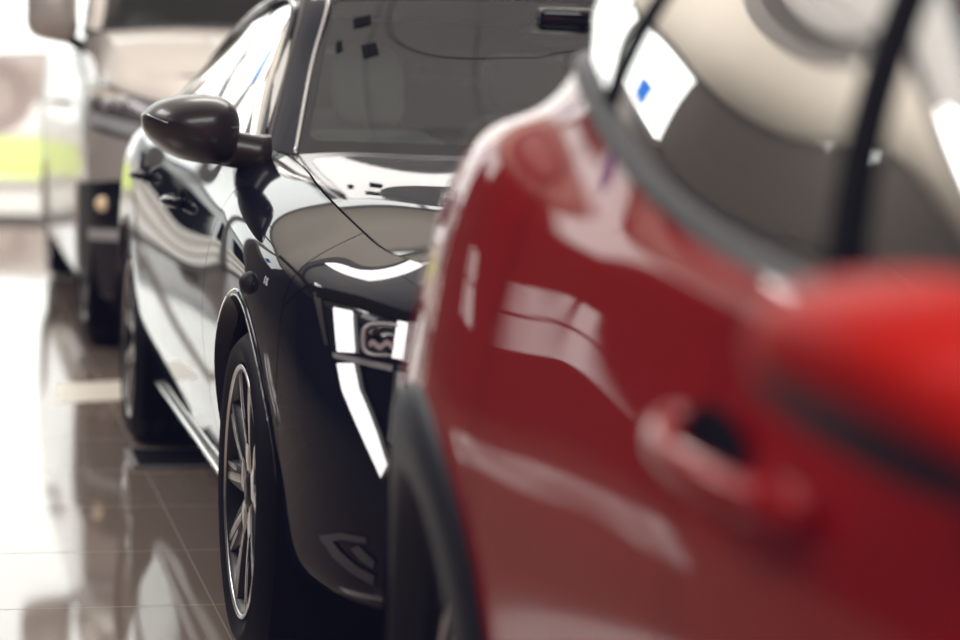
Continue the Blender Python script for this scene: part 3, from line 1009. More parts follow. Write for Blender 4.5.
    for sgn, d in zip((1, -1), parts['front_door']):
        h0, h1 = red_map((1.15, 0, .80)), red_map((1.52, 0, .775))
        p0, p1 = car.side(h0[0], h0[2]), car.side(h1[0], h1[2])
        pts = [p0.lerp(p1, t) + Vector((0, -(.004 + .045 * math.sin(PI * t) ** .45), 0)) for t in np.linspace(0, 1, 18)]
        MB().tube([(p.x, p.y * sgn, p.z) for p in pts], .017, 10, flat=.8).build('door_handle', M['red'], d)
        c = p0.lerp(p1, .30)
        MB().grid([[(c.x + r * .075 * math.cos(2 * PI * k / 24), (c.y - .004) * sgn, c.z + r * .034 * math.sin(2 * PI * k / 24)) for r in (.02, 1)] for k in range(24)], wrap_u=True).build('handle_recess_shade', M['shell'], d)  # dark disc on the door stands for the shaded hollow
    # door mirrors
    SM = 1.86 * .82

    def mir(sgn):
        px = [(796, 352), (806, 328), (835, 306), (880, 291), (940, 284), (1000, 284), (1040, 300), (1060, 360), (1060, 440), (1030, 510), (985, 520), (930, 497), (870, 462), (820, 420), (800, 385)]
        ol = []
        for p in px:
            q = car.onplane_s(*p, SM)
            ol.append((q.y * sgn, q.z))
        rows = dome(car, ol, SM - .08, .15, 2.6)
        q0, q1 = car.onplane_s(800, 385, SM), car.onplane_s(985, 480, SM)
        up = np.zeros((len(rows) - 1, 64), bool)
        for i in range(len(rows) - 1):
            for j in range(64):
                a, b = rows[i][j], rows[i + 1][(j + 1) % 64]
                y, z = (a[1] + b[1]) / 2 * sgn, (a[2] + b[2]) / 2
                zl = q0.z + (q1.z - q0.z) * (y - q0.y) / (q1.y - q0.y)
                up[i, j] = z > zl
        cap = MB().grid(rows, up, wrap_v=True).build('door_mirror', M['red_lit'], R)
        MB().grid(rows, ~up, wrap_v=True).build('mirror_base', M['mirror_base'], cap)
        y1 = min(abs(q[0]) for q in ol)
        zc = sum(q[1] for q in ol) / len(ol)
        MB().tube([(SM, -(y1 + .06) * sgn, zc - .03), (SM - .02, -(y1 - .01) * sgn, zc - .03), (SM - .04, -.78 * sgn, zc - .03)], .035, 12).build('mirror_arm', M['gloss_black'], cap)
    mir(1)
    mir(-1)
    for y in (-.34, .34):
        seat(car, .84, y, M['seat'], h=.60)
        seat(car, .16, y, M['seat'], h=.50, rake=22)
    dn = [rm(r) for r in [[(1.98, 0, .94), (1.96, .4, .94), (1.84, .6, .93)], [(1.80, 0, .98), (1.80, .4, .98), (1.76, .6, .95)], [(1.62, 0, .95), (1.62, .4, .95), (1.62, .62, .92)], [(1.56, 0, .8), (1.56, .4, .8), (1.56, .64, .8)], [(1.62, 0, .55), (1.62, .4, .55), (1.62, .64, .55)]]]
    sheet(car, 'dashboard', dn, M['dash'], 6, 6)
    cw = Vector((1.17, .34, .93))
    MB().tube([cw + Vector((.07 * math.sin(a), .165 * math.cos(a), .15 * math.sin(a))) for a in np.linspace(0, 2 * PI, 33)], .016, 8).build('steering_wheel', M['dash'], R)
    return car


# ================================================================== grey van
def grey_van():
    p = Vector((-1.76, 9.74, 0))
    o = p + N * .90
    car = Car('passenger_van', (o.x, o.y), 'large taupe-grey van with upright nose and tall headlight, parked farthest back at the left', 'van')
    WB = 3.55
    flank = [(-.12, .20), (-.04, .26), (-.02, .34), (-.012, .50), (0, .75), (-.006, .98), (-.035, 1.16)]
    nose = [(-.16, .22), (-.06, .26), (-.03, .33), (0, .48), (0, .68), (-.03, .90), (-.10, 1.08)]
    tail = [(-.1, .28), (-.03, .32), (-.01, .4), (0, .6), (0, .85), (0, 1.05), (-.01, 1.2)]
    cols = [
        (.86, 0, 0, 1, 0, None, (.55, 0, 1.19)),
        (.84, .30, 5, 1, 0, None, (.53, .28, 1.19)),
        (.78, .58, 16, 1, 0, None, (.48, .53, 1.19)),
        (.66, .78, 40, .9, 0, (-.09, 1.09), (.38, .66, 1.20)),
        (.50, .875, 66, .6, 0, (-.07, 1.12), (.26, .71, 1.235)),
        (.36, .910, 80, .2, 0, (-.06, 1.14), (.14, .74, 1.27)),
        (0, .93, 89, 0, 0, (-.05, 1.18), (-.12, .77, 1.34)),
        (-.40, .935, 90, 0, 0, (-.045, 1.20), (-.42, .80, 1.39)),
        (-.55, .935, 90, 0, 0, (-.04, 1.20), (-.60, .84, 1.385)),
        (-1.2, .94, 90, 0, 0, (-.035, 1.2), (-1.2, .89, 1.33)),
        (-1.9, .94, 90, 0, 0, (-.03, 1.2), (-1.9, .90, 1.32)),
        (-WB + .42, .94, 90, 0, 0, (-.03, 1.2), (-WB + .42, .90, 1.32)),
        (-WB, .94, 90, 0, 0, (-.03, 1.2), (-WB, .90, 1.32)),
        (-WB - .45, .94, 90, 0, .2, (-.03, 1.2), (-WB - .45, .90, 1.32)),
        (-WB - .78, .90, 110, 0, .8, (-.02, 1.2), (-WB - .76, .86, 1.32)),
        (-WB - .88, .70, 160, 0, 1, (-.01, 1.2), (-WB - .85, .66, 1.32)),
        (-WB - .90, 0, 180, 0, 1, (-.01, 1.2), (-WB - .87, 0, 1.32)),
    ]
    net = columns(cols, flank, nose, tail)
    spec = dict(net=net, su=[6, 6, 6, 8, 8, 12, 12, 8, 12, 14, 14, 14, 12, 8, 6, 6], sv=[4, 5, 8, 10, 8, 8, 8],
                arches=[(0, .345, .40), (-WB, .345, .40)], mid=-1.7,
                panels=[('front_bumper', 0, 5), ('front_fender', 5, 8), ('front_door', 8, 10), ('rear_door', 10, 11), ('rear_quarter', 11, 13), ('rear_bumper', 13, 16)])
    parts = make_body(car, spec, M['grey'])
    R = car.root
    hn = []
    for i, (sc, zc) in zip(range(2, 9), [(.55, 1.19), (.44, 1.225), (.32, 1.265), (.18, 1.305), (-.06, 1.365), (-.26, 1.405), (-.40, 1.425)]):
        e = np.array(net[i][7])
        c = np.array([sc, 0, zc])
        hn.append([c * (1 - t) + e * t + np.array([0, 0, .03 * 4 * t * (1 - t) * .6]) for t in (0, .4, .75, 1)])
    sheet(car, 'hood', hn, M['grey'], 8, 8)
    inner = [(-.52, .80, 1.40), (-.80, .75, 1.58), (-1.08, .70, 1.76), (-1.30, .66, 1.88), (-1.8, .66, 1.92), (-2.8, .66, 1.92), (-WB, .66, 1.90), (-WB - .6, .66, 1.88), (-WB - .78, .66, 1.80)]
    outer = [(-.60, .875, 1.385), (-.86, .835, 1.56), (-1.13, .79, 1.72), (-1.36, .75, 1.83), (-1.8, .75, 1.86), (-2.8, .75, 1.86), (-WB, .75, 1.84), (-WB - .6, .75, 1.82), (-WB - .76, .75, 1.74)]
    ws = []
    for (zb, sb), e in zip([(1.425, -.40), (1.60, -.68), (1.78, -.96), (1.91, -1.18)], inner[:4]):
        ws.append([(sb + (e[0] - sb) * q ** 2.4, e[1] * q, zb + (e[2] - zb) * q ** 2) for q in (0, .4, .75, 1)])
    sheet(car, 'windshield', ws, M['glass'], 8, 8)
    wsn = np.array(ws)
    pn = np.array([[a, tuple((np.array(a) + np.array(b)) / 2 + np.array([0.01, .010, .010])), b] for a, b in zip(inner, outer)])
    PG, pku, _ = surf_grid(flip(pn), 8, [5, 5])
    both(car, 'windshield_pillar', PG[:pku[3] + 1], M['grey'])
    both(car, 'roof_rail', PG[pku[3]:], M['grey'])
    rf = []
    for (sc, zc), e in zip([(-1.18, 1.91), (-1.8, 1.95), (-2.8, 1.95), (-WB, 1.93), (-WB - .6, 1.91), (-WB - .80, 1.82)], inner[3:]):
        rf.append([(sc + (e[0] - sc) * q ** 2, e[1] * q, zc + (e[2] - zc) * q ** 2.2) for q in (0, .4, .75, 1)])
    sheet(car, 'roof', rf, M['grey'], 8, 6)
    sheet(car, 'tailgate', [rf[5], [(-WB - .87, 0, 1.32), (-WB - .865, .3, 1.32), (-WB - .85, .66, 1.32), (-WB - .76, .86, 1.32)]], M['grey'], 6, 6)
    bs = np.array([net[i][7] for i in range(8, 15)])
    bs[0] = (-.62, .88, 1.375)
    tops = [-.63, -1.42, -1.95, -WB + .42, -WB, -WB - .45, -WB - .74]
    oc = curve(outer, 240)
    sg = []
    for i, b in enumerate(bs):
        r = oc[np.argmin(abs(oc[:, 0] - tops[i]))]
        sg.append([b * (1 - q) + r * q + np.array([0, .02 * 4 * q * (1 - q) - .012, 0]) for q in (0, .35, .7, 1)])
    SG, sku, _ = surf_grid(flip(np.array(sg)), 10, [6, 6, 6])
    both(car, 'side_window', SG[:sku[2] + 1], M['side_glass'])
    both(car, 'rear_side_window', SG[sku[2]:sku[5] + 1], M['side_glass'])
    both(car, 'rear_pillar', SG[sku[5]:], M['grey'])
    for sgn in (1, -1):
        MB().tube([(p[0], (p[1] - .004) * sgn, p[2] + .002) for p in PG[:pku[7] + 1, -1]], .012, 8).build('window_seal', M['gloss_black'], R)
    # black scuttle under the windscreen
    MB().tube([(p[0] + .02, p[1] * k, p[2] - .004) for k in (-1,) for p in wsn[0]][::-1] + [(p[0] + .02, p[1], p[2] - .004) for p in wsn[0][1:]], .022, 8).build('scuttle', M['plastic'], R)
    for sc in (0, -WB):
        arch_ring(car, sc, .345, .388, .02, .004, -25, 200, 'arch_lip', M['grey'], .05)
        for sgn in (1, -1):
            MB().grid([[(sc + .42 * math.cos(a), y * sgn, .345 + .42 * math.sin(a)) for y in (-.9, -.60, -.55)] + [(sc, -.55 * sgn, .345)] for a in np.linspace(-.6, PI + .6, 30)]).build('wheel_housing', M['shell'], R)
        wheel(car, sc, -.90, .345, .235, style='single', width=.235, turn=.3)
        wheel(car, sc, .90, .345, .235, style='single', width=.235)
    MB().box(-WB - .7, .62, -.8, .8, .2, .36).build('underbody', M['shell'], R, smooth=False)
    fn = car.px
    # lower bumper in black plastic, lamp recess, accents
    MB().grid(poly_ribbon(fn, [(80, 182), (100, 182), (130, 180), (190, 178), (260, 180)], [(80, 290), (100, 300), (130, 302), (190, 304), (260, 306)], 30, 14, .006)).build('lower_bumper', M['plastic'], R)
    fr = MB().grid(poly_ribbon(fn, [(96, 185), (112, 182), (140, 181)], [(97, 224), (112, 226), (140, 226)], 12, 8, .012)).build('fog_lamp', M['gloss_black'], R)
    c = fn(108, 204, .018)
    MB().grid([[(c.x + .02 * math.cos(q), c.y + .035 * math.cos(2 * PI * k / 20) * math.sin(q), c.z + .032 * math.sin(2 * PI * k / 20) * math.sin(q)) for q in np.linspace(0, PI / 2, 6)] for k in range(20)], wrap_u=True).build('fog_lens', M['amber'], fr)
    MB().grid(poly_ribbon(fn, [(92, 228), (110, 229), (150, 231)], [(92, 239), (110, 240), (150, 242)], 12, 3, .014)).build('bumper_accent', M['lamp_silver'], R)
    hl = MB().grid(poly_ribbon(fn, [(91, 78), (108, 82), (130, 93), (165, 102), (230, 108)], [(91, 128), (104, 132), (126, 138), (160, 143), (230, 146)], 24, 10, .006)).build('headlight', M['lamp_mid'], R)
    MB().grid(poly_ribbon(fn, [(94, 84), (110, 90), (134, 99)], [(94, 98), (108, 101), (130, 106)], 10, 4, .012)).build('headlight_reflector', M['lamp_warm'], hl)
    MB().grid(poly_ribbon(fn, [(93, 112), (106, 115), (128, 121), (150, 126)], [(94, 124), (108, 128), (128, 134), (150, 139)], 12, 3, .012)).build('headlight_strip', M['lamp_silver'], hl)
    for q in (112, 125):
        c = fn(q, 104, .010)
        MB().grid([[(c.x + .02 * math.cos(a), c.y + .03 * math.cos(2 * PI * k / 18) * math.sin(a), c.z + .03 * math.sin(2 * PI * k / 18) * math.sin(a)) for a in np.linspace(0, PI / 2, 5)] for k in range(18)], wrap_u=True).build('projector_lens', M['lamp_silver'], hl)
    # grille bars
    gr = MB()
    for z in (.72, .80, .88, .96):
        gr.tube([(s_ + .012, y, z) for s_, y in [(.70, -.62), (.80, -.40), (.845, -.2), (.855, 0), (.845, .2), (.80, .40), (.70, .62)]], .016, 8)
    gr.build('grille', M['gloss_black'], R)

    def mir(sgn):
        px = [(21, 10), (24, -14), (40, -26), (66, -28), (78, -16), (80, 10), (79, 34), (70, 43), (48, 41), (30, 36), (22, 26)]
        ol = [(lambda q: (q.y * sgn, q.z))(car.onplane_s(*p_, -.78)) for p_ in px]
        rows = dome(car, ol, -.86, .19, 3.0)
        cap = MB().grid(rows, wrap_v=True).build('door_mirror', M['grey'], R)
        y1 = min(abs(o_[0]) for o_ in ol)
        MB().tube([(-.78, -(y1 + .05) * sgn, 1.36), (-.78, -(y1 - .02) * sgn, 1.33), (-.78, -.86 * sgn, 1.30)], .03, 10).build('mirror_arm', M['plastic'], cap)
    mir(1)
    mir(-1)
    for nm, s in (('front_door', -1.62), ('rear_door', -2.15)):
        for sgn, d in zip((1, -1), parts[nm]):
            p0, p1 = car.side(s - .11, 1.06), car.side(s + .11, 1.06)
            MB().tube([(q.x, q.y * sgn, q.z) for q in [p0.lerp(p1, t) + Vector((0, -(.004 + .04 * math.sin(PI * t) ** .5), 0)) for t in np.linspace(0, 1, 10)]], .016, 8).build('door_handle', M['grey'], d)
    for y in (-.42, .42):
        seat(car, -1.55, y, M['seat'], h=.85)
    dn = [[(-.50, 0, 1.38), (-.52, .4, 1.38), (-.58, .78, 1.36)], [(-.75, 0, 1.42), (-.75, .4, 1.42), (-.75, .8, 1.38)], [(-.98, 0, 1.36), (-.98, .4, 1.36), (-.95, .82, 1.34)], [(-1.0, 0, .9), (-1.0, .4, .9), (-.98, .82, .9)]]
    sheet(car, 'dashboard', dn, M['dash'], 6, 6)
    return car


def narrow(car, k, edge):
    for o in car.root.children_recursive:
        if o.type == 'MESH':
            for v in o.data.vertices:
                v.co.y *= k
    car.root.location = car.root.location - N * (edge * (1 - k))


# ================================================================== room (a = right of the row, b = depth along the row)
def RW(a, b, z=0.0):
    v = N * a - U * b
    return (v.x, v.y, z)


A0, A1, B0, B1, HC = -11.0, 9.0, -7.0, 19.0, 6.4


def rbox(a0, a1, b0, b1, z0, z1):
    return MB().box(a0, a1, b0, b1, z0, z1, lambda a, b, z: RW(a, b, z))


def floor_mat():
    m = mat('polished_floor_tiles', (0.2, 0.15, 0.12), 0.07, spec=0.6)
    nt = m.node_tree
    b = nt.nodes['Principled BSDF']
    b.inputs['Coat Weight'].default_value = 0.25
    tc = nt.nodes.new('ShaderNodeTexCoord')
    mp = nt.nodes.new('ShaderNodeMapping')
    mp.vector_type = 'POINT'
    mp.inputs['Rotation'].default_value = (0, 0, -YAW)
    # joints: lengthwise at a = car flank line, crosswise every .588 m
    oB = Vector((0.4074, 4.5689, 0))
    a_line = oB.dot(N) - .902
    b_line = -(oB.dot(U)) + 0.425
    TW = .588
    mp.inputs['Location'].default_value = (-a_line, -b_line, 0)
    nt.links.new(tc.outputs['Object'], mp.inputs['Vector'])
    sx = nt.nodes.new('ShaderNodeSeparateXYZ')
    nt.links.new(mp.outputs[0], sx.inputs[0])

    def line(sock, per, w):
        add = nt.nodes.new('ShaderNodeMath'); add.operation = 'ADD'; add.inputs[1].default_value = per / 2
        md = nt.nodes.new('ShaderNodeMath'); md.operation = 'FLOORED_MODULO'; md.inputs[1].default_value = per
        sb = nt.nodes.new('ShaderNodeMath'); sb.operation = 'SUBTRACT'; sb.inputs[1].default_value = per / 2
        ab = nt.nodes.new('ShaderNodeMath'); ab.operation = 'ABSOLUTE'
        lt = nt.nodes.new('ShaderNodeMath'); lt.operation = 'LESS_THAN'; lt.inputs[1].default_value = w
        nt.links.new(sock, add.inputs[0]); nt.links.new(add.outputs[0], md.inputs[0]); nt.links.new(md.outputs[0], sb.inputs[0])
        nt.links.new(sb.outputs[0], ab.inputs[0]); nt.links.new(ab.outputs[0], lt.inputs[0])
        return lt.outputs[0]
    l1 = line(sx.outputs[0], TW * 2, .0018)
    l2 = line(sx.outputs[1], TW, .0028)
    mxl = nt.nodes.new('ShaderNodeMath'); mxl.operation = 'MAXIMUM'
    nt.links.new(l1, mxl.inputs[0]); nt.links.new(l2, mxl.inputs[1])
    nz = nt.nodes.new('ShaderNodeTexNoise'); nz.inputs['Scale'].default_value = 1.3; nz.inputs['Detail'].default_value = 6
    nt.links.new(mp.outputs[0], nz.inputs['Vector'])
    cr = nt.nodes.new('ShaderNodeMix'); cr.data_type = 'RGBA'
    cr.inputs[6].default_value = (.29, .222, .182, 1); cr.inputs[7].default_value = (.35, .275, .228, 1)
    nt.links.new(nz.outputs['Fac'], cr.inputs[0])
    mc = nt.nodes.new('ShaderNodeMix'); mc.data_type = 'RGBA'
    mc.inputs[7].default_value = (.30, .26, .23, 1)
    nt.links.new(cr.outputs[2], mc.inputs[6]); nt.links.new(mxl.outputs[0], mc.inputs[0])
    nt.links.new(mc.outputs[2], b.inputs['Base Color'])
    rr = nt.nodes.new('ShaderNodeMix'); rr.data_type = 'FLOAT'
    rr.inputs[2].default_value = .06; rr.inputs[3].default_value = .55
    nt.links.new(mxl.outputs[0], rr.inputs[0]); nt.links.new(rr.outputs[0], b.inputs['Roughness'])
    cw = nt.nodes.new('ShaderNodeMath'); cw.operation = 'MULTIPLY_ADD'; cw.inputs[1].default_value = -.25; cw.inputs[2].default_value = .25
    nt.links.new(mxl.outputs[0], cw.inputs[0]); nt.links.new(cw.outputs[0], b.inputs['Coat Weight'])
    return m


def noise_mat(name, c0, c1, scale, rough=.9, bump=0.0):
    m = mat(name, c0, rough)
    nt = m.node_tree
    b = nt.nodes['Principled BSDF']
    tc = nt.nodes['Texture Coordinate']
    nz = nt.nodes.new('ShaderNodeTexNoise'); nz.inputs['Scale'].default_value = scale; nz.inputs['Detail'].default_value = 8
    nt.links.new(tc.outputs['Object'], nz.inputs['Vector'])
    mx = nt.nodes.new('ShaderNodeMix'); mx.data_type = 'RGBA'
    mx.inputs[6].default_value = (*c0, 1); mx.inputs[7].default_value = (*c1, 1)
    nt.links.new(nz.outputs['Fac'], mx.inputs[0]); nt.links.new(mx.outputs[2], b.inputs['Base Color'])
    if bump:
        bp = nt.nodes.new('ShaderNodeBump'); bp.inputs['Strength'].default_value = bump
        nt.links.new(nz.outputs['Fac'], bp.inputs['Height']); nt.links.new(bp.outputs[0], b.inputs['Normal'])
    return m


def tile_ceiling():
    m = mat('ceiling_tiles', (.32, .31, .30), .8)
    nt = m.node_tree
    b = nt.nodes['Principled BSDF']
    mp = nt.nodes.new('ShaderNodeMapping')
    mp.inputs['Rotation'].default_value = (0, 0, -YAW)
    nt.links.new(nt.nodes['Texture Coordinate'].outputs['Object'], mp.inputs['Vector'])
    br = nt.nodes.new('ShaderNodeTexBrick')
    br.offset = 0
    br.inputs['Color1'].default_value = (.335, .325, .31, 1)
    br.inputs['Color2'].default_value = (.315, .305, .29, 1)
    br.inputs['Mortar'].default_value = (.12, .12, .12, 1)
    br.inputs['Scale'].default_value = 1.0
    br.inputs['Mortar Size'].default_value = .012
    br.inputs['Brick Width'].default_value = 1.2
    br.inputs['Row Height'].default_value = 1.2
    nt.links.new(mp.outputs[0], br.inputs['Vector'])
    nt.links.new(br.outputs['Color'], b.inputs['Base Color'])
    return m


def room():
    M['wall'] = noise_mat('wall_plaster', (.17, .155, .145), (.20, .185, .17), 3)
    M['wall_dark'] = noise_mat('wall_dark_panel', (.035, .042, .065), (.045, .052, .08), 2, .6)
    M['ceil'] = noise_mat('ceiling_panels', (.46, .42, .37), (.50, .46, .40), 2)
    M['beam'] = noise_mat('beam_paint', (.13, .12, .115), (.15, .14, .13), 2)
    M['frame'] = mat('facade_frame_metal', (.32, .31, .31), .45, .3)
    M['light'] = mat('ceiling_light_panel', (.9, .9, .88), .5, emit=(1, .95, .88), estr=7.0)
    rbox(A0, A1, B0, B1, -.12, 0).build('floor', floor_mat(), kind='structure', smooth=False)
    rbox(A0, A1, B0, B1, HC, HC + .15).build('ceiling', M['ceil'], kind='structure', smooth=False)
    rbox(A1, A1 + .2, B0, B1, 0, HC).build('wall_right', M['wall'], kind='structure', smooth=False)
    rbox(A0, A1, B0 - .2, B0, 0, HC).build('wall_back', M['wall_dark'], kind='structure', smooth=False)
    k = 1
    for b0, b1, d in ((12.6, 13.2, .5), (4.0, 4.6, .5), (-4.5, -3.8, .5)):
        rbox(A0, A1, b0, b1, HC - d, HC).build('trim_%d' % k, M['beam'], kind='structure', smooth=False)
        k += 1
    M['soffit'] = tile_ceiling()
    rbox(-7.5, A1, 4.6, 12.6, HC - .25, HC).build('trim_%d' % k, M['soffit'], kind='structure', smooth=False)
    k += 1
    # glazed facade
    n = 1
    edges = [-2.4, -1.5, -.5, 2.1, 3.9, 5.6, 7.3, A1]
    for a0, a1, z0, z1 in ((A0, -6.1, 0, 3.0), (-5.4, -2.4, 0, 3.0), (-5.2, -2.4, 3.0, 4.3), (-6.1, -5.4, 2.3, 3.0), (-6.1, -5.4, 0, 1.08), (A0, -5.2, 3.0, HC)):
        rbox(a0, a1, B1, B1 + .2, z0, z1).build('wall_front', M['wall'], kind='structure', smooth=False)
    w1 = rbox(-6.1, -5.4, B1 + .08, B1 + .10, 1.08, 2.3).build('window_21', M['tinted'], kind='structure', smooth=False)  # unseen low window added to mirror white into the red flank
    for q in ((-6.1, -6.05, 1.08, 2.3), (-5.45, -5.4, 1.08, 2.3), (-5.72, -5.66, 1.08, 2.3), (-6.1, -5.4, 1.66, 1.72)):
        rbox(q[0], q[1], B1 + .02, B1 + .14, q[2], q[3]).build('window_frame', M['frame'], w1, smooth=False)
    for a in edges:
        w_ = .05 if a > -1.2 else .09
        rbox(a - w_, a + w_, B1, B1 + .14, 0, HC).build('trim_%d' % k, M['frame'], kind='structure', smooth=False)
        k += 1
    rbox(A0, A1, B1, B1 + .14, 6.25, HC).build('trim_%d' % k, M['frame'], kind='structure', smooth=False)
    rbox(-2.4, A1, B1, B1 + .14, 0, .06).build('trim_%d' % (k + 1), M['frame'], kind='structure', smooth=False)
    rbox(A0, -2.4, B1, B1 + .14, 4.28, 4.4).build('trim_%d' % (k + 2), M['frame'], kind='structure', smooth=False)
    k += 3
    for a, b in zip(edges[:-1], edges[1:]):
        rbox(a + .05, b - .05, B1 + .06, B1 + .07, .06, 6.25).build('window_%d' % n, M['pane'], kind='structure', smooth=False)
        n += 1
    for a, b in ((-5.2, -2.6),):  # unseen clerestory added for the white it mirrors into the red car
        rbox(a, b, B1 + .06, B1 + .07, 4.4, 6.25).build('window_%d' % n, M['pane'], kind='structure', smooth=False)
        rbox(b, b + .2, B1, B1 + .14, 4.4, 6.25).build('trim_%d' % k, M['frame'], kind='structure', smooth=False)
        n += 1
        k += 1
    rbox(A0 - .2, A0, B0, B1, 0, HC).build('wall_left', M['wall_dark'], kind='structure', smooth=False)
    # outside
    M['pave'] = noise_mat('pavement', (.50, .45, .42), (.58, .53, .50), 1.5)
    M['grass'] = noise_mat('lawn', (.42, .50, .10), (.58, .62, .20), 6)
    rbox(-60, 60, B1 + .14, 26.0, -.2, -.02).build('pavement', M['pave'], kind='structure', smooth=False)
    rbox(-60, 60, 25.2, 25.4, -.2, .10).build('kerb', M['pave'], kind='structure', smooth=False)
    mb = MB()
    rows = []
    for b in np.linspace(25.4, 31, 12):
        rows.append([RW(a, b, .10 + .36 * (1 - math.exp(-(b - 25.4) / 2.0)) + .02 * random.random()) for a in np.linspace(-1.0, 40, 60)])
    tag(mb.grid(rows).build('grass', M['grass']), 'bright green lawn bank beyond the showroom glass', 'grass', kind='stuff')
    rbox(-90, -1.0, 25.4, 34, -.2, .02).build('pavement', M['pave'], kind='structure', smooth=False)
    rbox(-90, 90, 34, 120, -.2, .42).build('ground_far', M['pave'], kind='structure', smooth=False)
    # painted light stripe and floor plate
    oB = Vector((0.4074, 4.5689, 0))
    c = floor_px(170, 460)
    t = empty('floor_plate', (c[0], c[1], 0), YAW, 'small black plate lying on floor tiles beside the black car rear wheel', 'floor plate')
    MB().box(-.11, .14, -.16, .16, 0.0005, .008).build('plate', M['shell'], t, smooth=False)
    MB().box(-.125, -.108, -.17, .17, 0.0005, .011).box(.138, .152, -.17, .17, .0005, .011).box(-.125, .152, -.172, -.158, .0005, .011).box(-.125, .152, .158, .172, .0005, .011).build('rim', M['frame'], t, smooth=False)


def banners():
    M['banner'] = mat('glowing_banner_cloth', (.02, .16, .62), .7, emit=(.02, .2, .8), estr=.15)  # blue cloth given an added glow for the window reflections
    M['banner_white'] = mat('white_banner_cloth', (.75, .76, .8), .7)
    for lb, a, z0, z1, w in (('blue hanging banner high at the facade, seen mirrored in the red car window', -3.7, 4.45, 4.95, .55),
                             ('narrow blue hanging banner high at the facade, seen mirrored in the black car window', -1.5, 3.9, 5.2, .26)):
        t = empty('hanging_banner', RW(a, B1 - .5, z0), YAW, lb, 'banner', None)
        MB().box(-w / 2, w / 2, -.012, .012, 0, z1 - z0).build('cloth', M['banner'], t, smooth=False)
        MB().box(-w / 2, w / 2, -.014, .014, -.10, 0).build('lower_hem', M['banner_white'], t, smooth=False)
        MB().tube([(-w / 2 - .05, 0, z1 - z0), (w / 2 + .05, 0, z1 - z0)], .018, 8).build('rod', M['frame'], t)
        for x in (-w / 2, w / 2):
            MB().tube([(x, 0, z1 - z0), (x, 0, HC - z0)], .006, 6).build('wire', M['frame'], t)


def floor_glint():  # flat pale patch painted as a bright stripe of light
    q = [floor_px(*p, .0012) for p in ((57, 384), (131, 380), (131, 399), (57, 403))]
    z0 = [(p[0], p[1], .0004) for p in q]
    M['strip'] = noise_mat('pale_floor_glint', (.72, .66, .56), (.80, .74, .64), 3, .35)
    o = MB().add(q + z0, [(0, 1, 2, 3), (7, 6, 5, 4), (0, 4, 5, 1), (1, 5, 6, 2), (2, 6, 7, 3), (3, 7, 4, 0)]).build('floor_glint', M['strip'], smooth=False)
    tag(o, 'painted bright light stripe across the floor tiles between the van and the black car', 'floor strip')


def floor_px(px, py, z=0.0):
    d = cam_ray(px, py)
    k = (z - CAM_H) / d.z
    return (d.x * k, d.y * k, z)


def outside_car():
    """pale car parked on the far side of the lawn"""
    d = cam_ray(10, 92)
    k = 33.0 / d.y
    w = Vector((d.x * k, d.y * k, 0))
    o = w.copy()
    o.z = .62
    rt = empty('parked_car', o, 0, 'pale beige car parked outdoors beyond the grass, overexposed at the left edge', 'car')
    prof = [(-1.0, .30), (-.85, .75), (-.6, .98), (0, 1.06), (.75, 1.10), (1.5, 1.14), (1.9, 1.55), (2.4, 1.72), (3.6, 1.72), (4.3, 1.2), (4.5, .8), (4.45, .3)]
    P = curve(prof, 60)
    mb = MB()
    rows = []
    for y, k in ((-.86, .0), (-.9, .6), (-.8, .97), (0, 1.0), (.8, .97), (.9, .6), (.86, 0)):
        rows.append([(p[0], y, .3 + (p[1] - .3) * k) for p in P])
    mb.grid(rows).build('body', M['white_paint'], rt)
    for x in (0, 2.9):
        MB().grid(lathe([(.40, -.93), (.52, -.95), (.56, -.90)], 40, x, .40), wrap_u=True).build('arch', M['cladding_pale'], rt)
        wh = MB().grid(lathe([(.22, -.94), (.36, -.95), (.38, -.90), (.38, -.6)], 36, x, .38), wrap_u=True).build('wheel', M['cladding_pale'], rt)
        MB().grid(lathe([(.001, -.97), (.08, -.965), (.22, -.94)], 30, x, .38), wrap_u=True).build('hub', M['white_paint'], wh)


def outside_building():
    rt = empty('added_building', RW(-5.2, 46), YAW, None, None)  # unseen building added to vary the reflections in the car doors
    rt['kind'] = 'structure'
    M['bld'] = noise_mat('building_render', (.52, .53, .54), (.60, .61, .62), 1.2)
    M['blue'] = mat('slate_band', (.20, .23, .28), .5)
    MB().box(-5.5, 2.6, 0, 4, 0, 3.4).build('wall', M['bld'], rt, smooth=False)
    MB().box(-5.7, 2.8, -.2, 4.2, 3.4, 3.75).build('sign_band', M['blue'], rt, smooth=False)
    for x in (-4.4, -2.4, -.4):
        MB().box(x, x + 1.3, -.05, .0, .2, 2.5).build('shutter', M['shell'], rt, smooth=False)


M['cladding_pale'] = mat('pale_pinkish_trim', (.30, .22, .21), .7)  # pale pinkish tone of the arches and wheels

black_car()
red_car()
narrow(grey_van(), .90, .93)
room()
outside_car()
outside_building()
banners()
floor_glint()

# ------------------------------------------------------------------ light
w = bpy.data.worlds.new('sky')
SC.world = w
w.use_nodes = True
nt = w.node_tree
bg = nt.nodes['Background']
bg.inputs['Color'].default_value = (1.0, .985, .96, 1)
bg.inputs['Strength'].default_value = 2.6


def area(name, loc, target, sx, sy, power, color):
    l = bpy.data.lights.new(name, 'AREA')
    l.shape = 'RECTANGLE'
    l.size, l.size_y = sx, sy
    l.energy = power
    l.color = color
    o = bpy.data.objects.new(name, l)
    COL.objects.link(o)
    o.location = loc
    o.rotation_euler = (Vector(target) - Vector(loc)).to_track_quat('-Z', 'Y').to_euler()
    return o


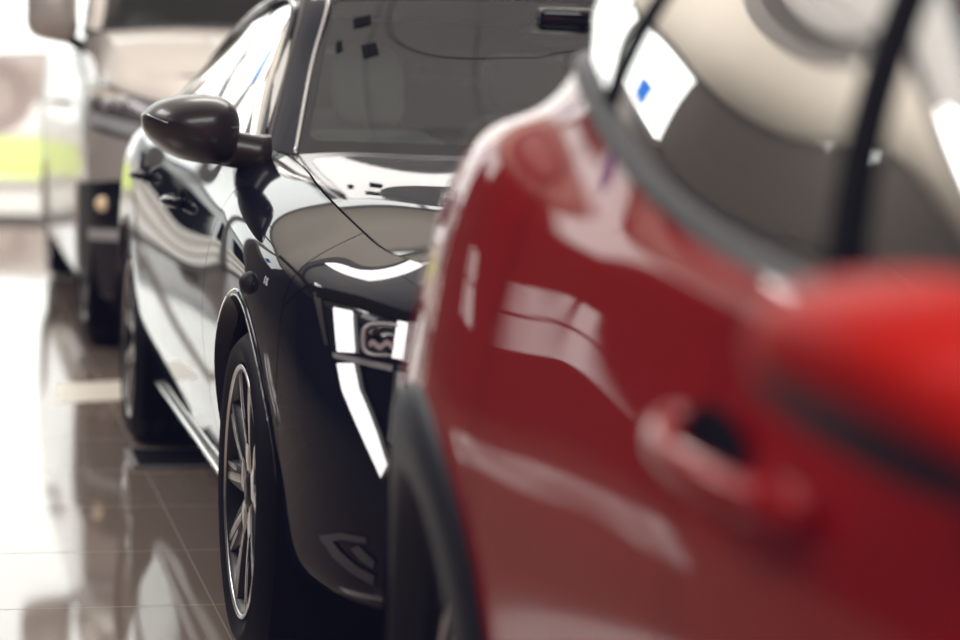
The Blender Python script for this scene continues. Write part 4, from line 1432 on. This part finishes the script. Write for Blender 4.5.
lamp_a = area('overhead_fill', RW(2.0, -2.5, 6.0), RW(1.2, 1.0, 0), 7, 5, 650, (1, .97, .94))  # unseen overhead source for the light on the red mirror
lamp_b = area('overhead_fill', RW(2.9, 11.7, 5.95), RW(2.9, 11.7, 0), 4.6, 2.4, 270, (1, .96, .92))  # added area light without a fixture, brightens the van hood
lamp_b.rotation_euler = (0, 0, YAW)
lamp_c = area('overhead_fill', RW(-5.5, 3.5, 6.0), RW(-5.5, 3.5, 0), 2, 5, 60, (1, .97, .95))  # added fill from the left, no fixture
lamp_c.rotation_euler = (0, 0, YAW)
lamp_d = area('overhead_fill', RW(-3.4, 8.2, 5.9), RW(-3.4, 8.2, 0), 1.8, 5, 260, (1, .97, .94))  # added fill for the car interior and van front, no fixture
lamp_d.rotation_euler = (0, 0, YAW)
area('ceiling_fill', RW(1.0, 8.4, 3.6), RW(1.0, 8.4, 9), 10, 7, 620, (1, .97, .93))  # unseen up-facing light added to brighten the ceiling mirrored in the windscreen
area('ceiling_fill', RW(.5, 15.4, 3.9), RW(.5, 15.4, 9), 10, 5.5, 420, (1, .96, .91))  # second added up-facing light, brightens the ceiling mirrored in the hood

# ------------------------------------------------------------------ camera
cd = bpy.data.cameras.new('camera')
cam = bpy.data.objects.new('camera', cd)
COL.objects.link(cam)
cd.sensor_width = 36
cd.lens = FPX / 960 * 36
cd.clip_start = .05
cd.clip_end = 400
c, s = math.cos(PITCH), math.sin(PITCH)
fwd = Vector((0, c, -s))
right0 = Vector((1, 0, 0))
up0 = Vector((0, s, c))
right = right0 * math.cos(ROLL) + up0 * math.sin(ROLL)
up = up0 * math.cos(ROLL) - right0 * math.sin(ROLL)
m = Matrix((right, up, -fwd)).transposed().to_4x4()
m.translation = Vector((0, 0, CAM_H))
cam.matrix_world = m
cd.dof.use_dof = True
cd.dof.focus_distance = 4.5
cd.dof.aperture_fstop = 1.9
cd.dof.aperture_blades = 9
SC.camera = cam
SC.view_settings.view_transform = 'Standard'
SC.view_settings.look = 'None'
vs = SC.view_settings
vs.use_curve_mapping = True
cm = vs.curve_mapping
cm.extend = 'EXTRAPOLATED'
for ch, lift in ((0, .0035), (1, .0035), (2, .0085)):
    cm.curves[ch].points[0].location = (0, lift)
    cm.curves[ch].points[1].location = (1, 1)
cm.update()
SC.cycles.use_denoising = True
SC.cycles.max_bounces = 10
SC.cycles.transparent_max_bounces = 24
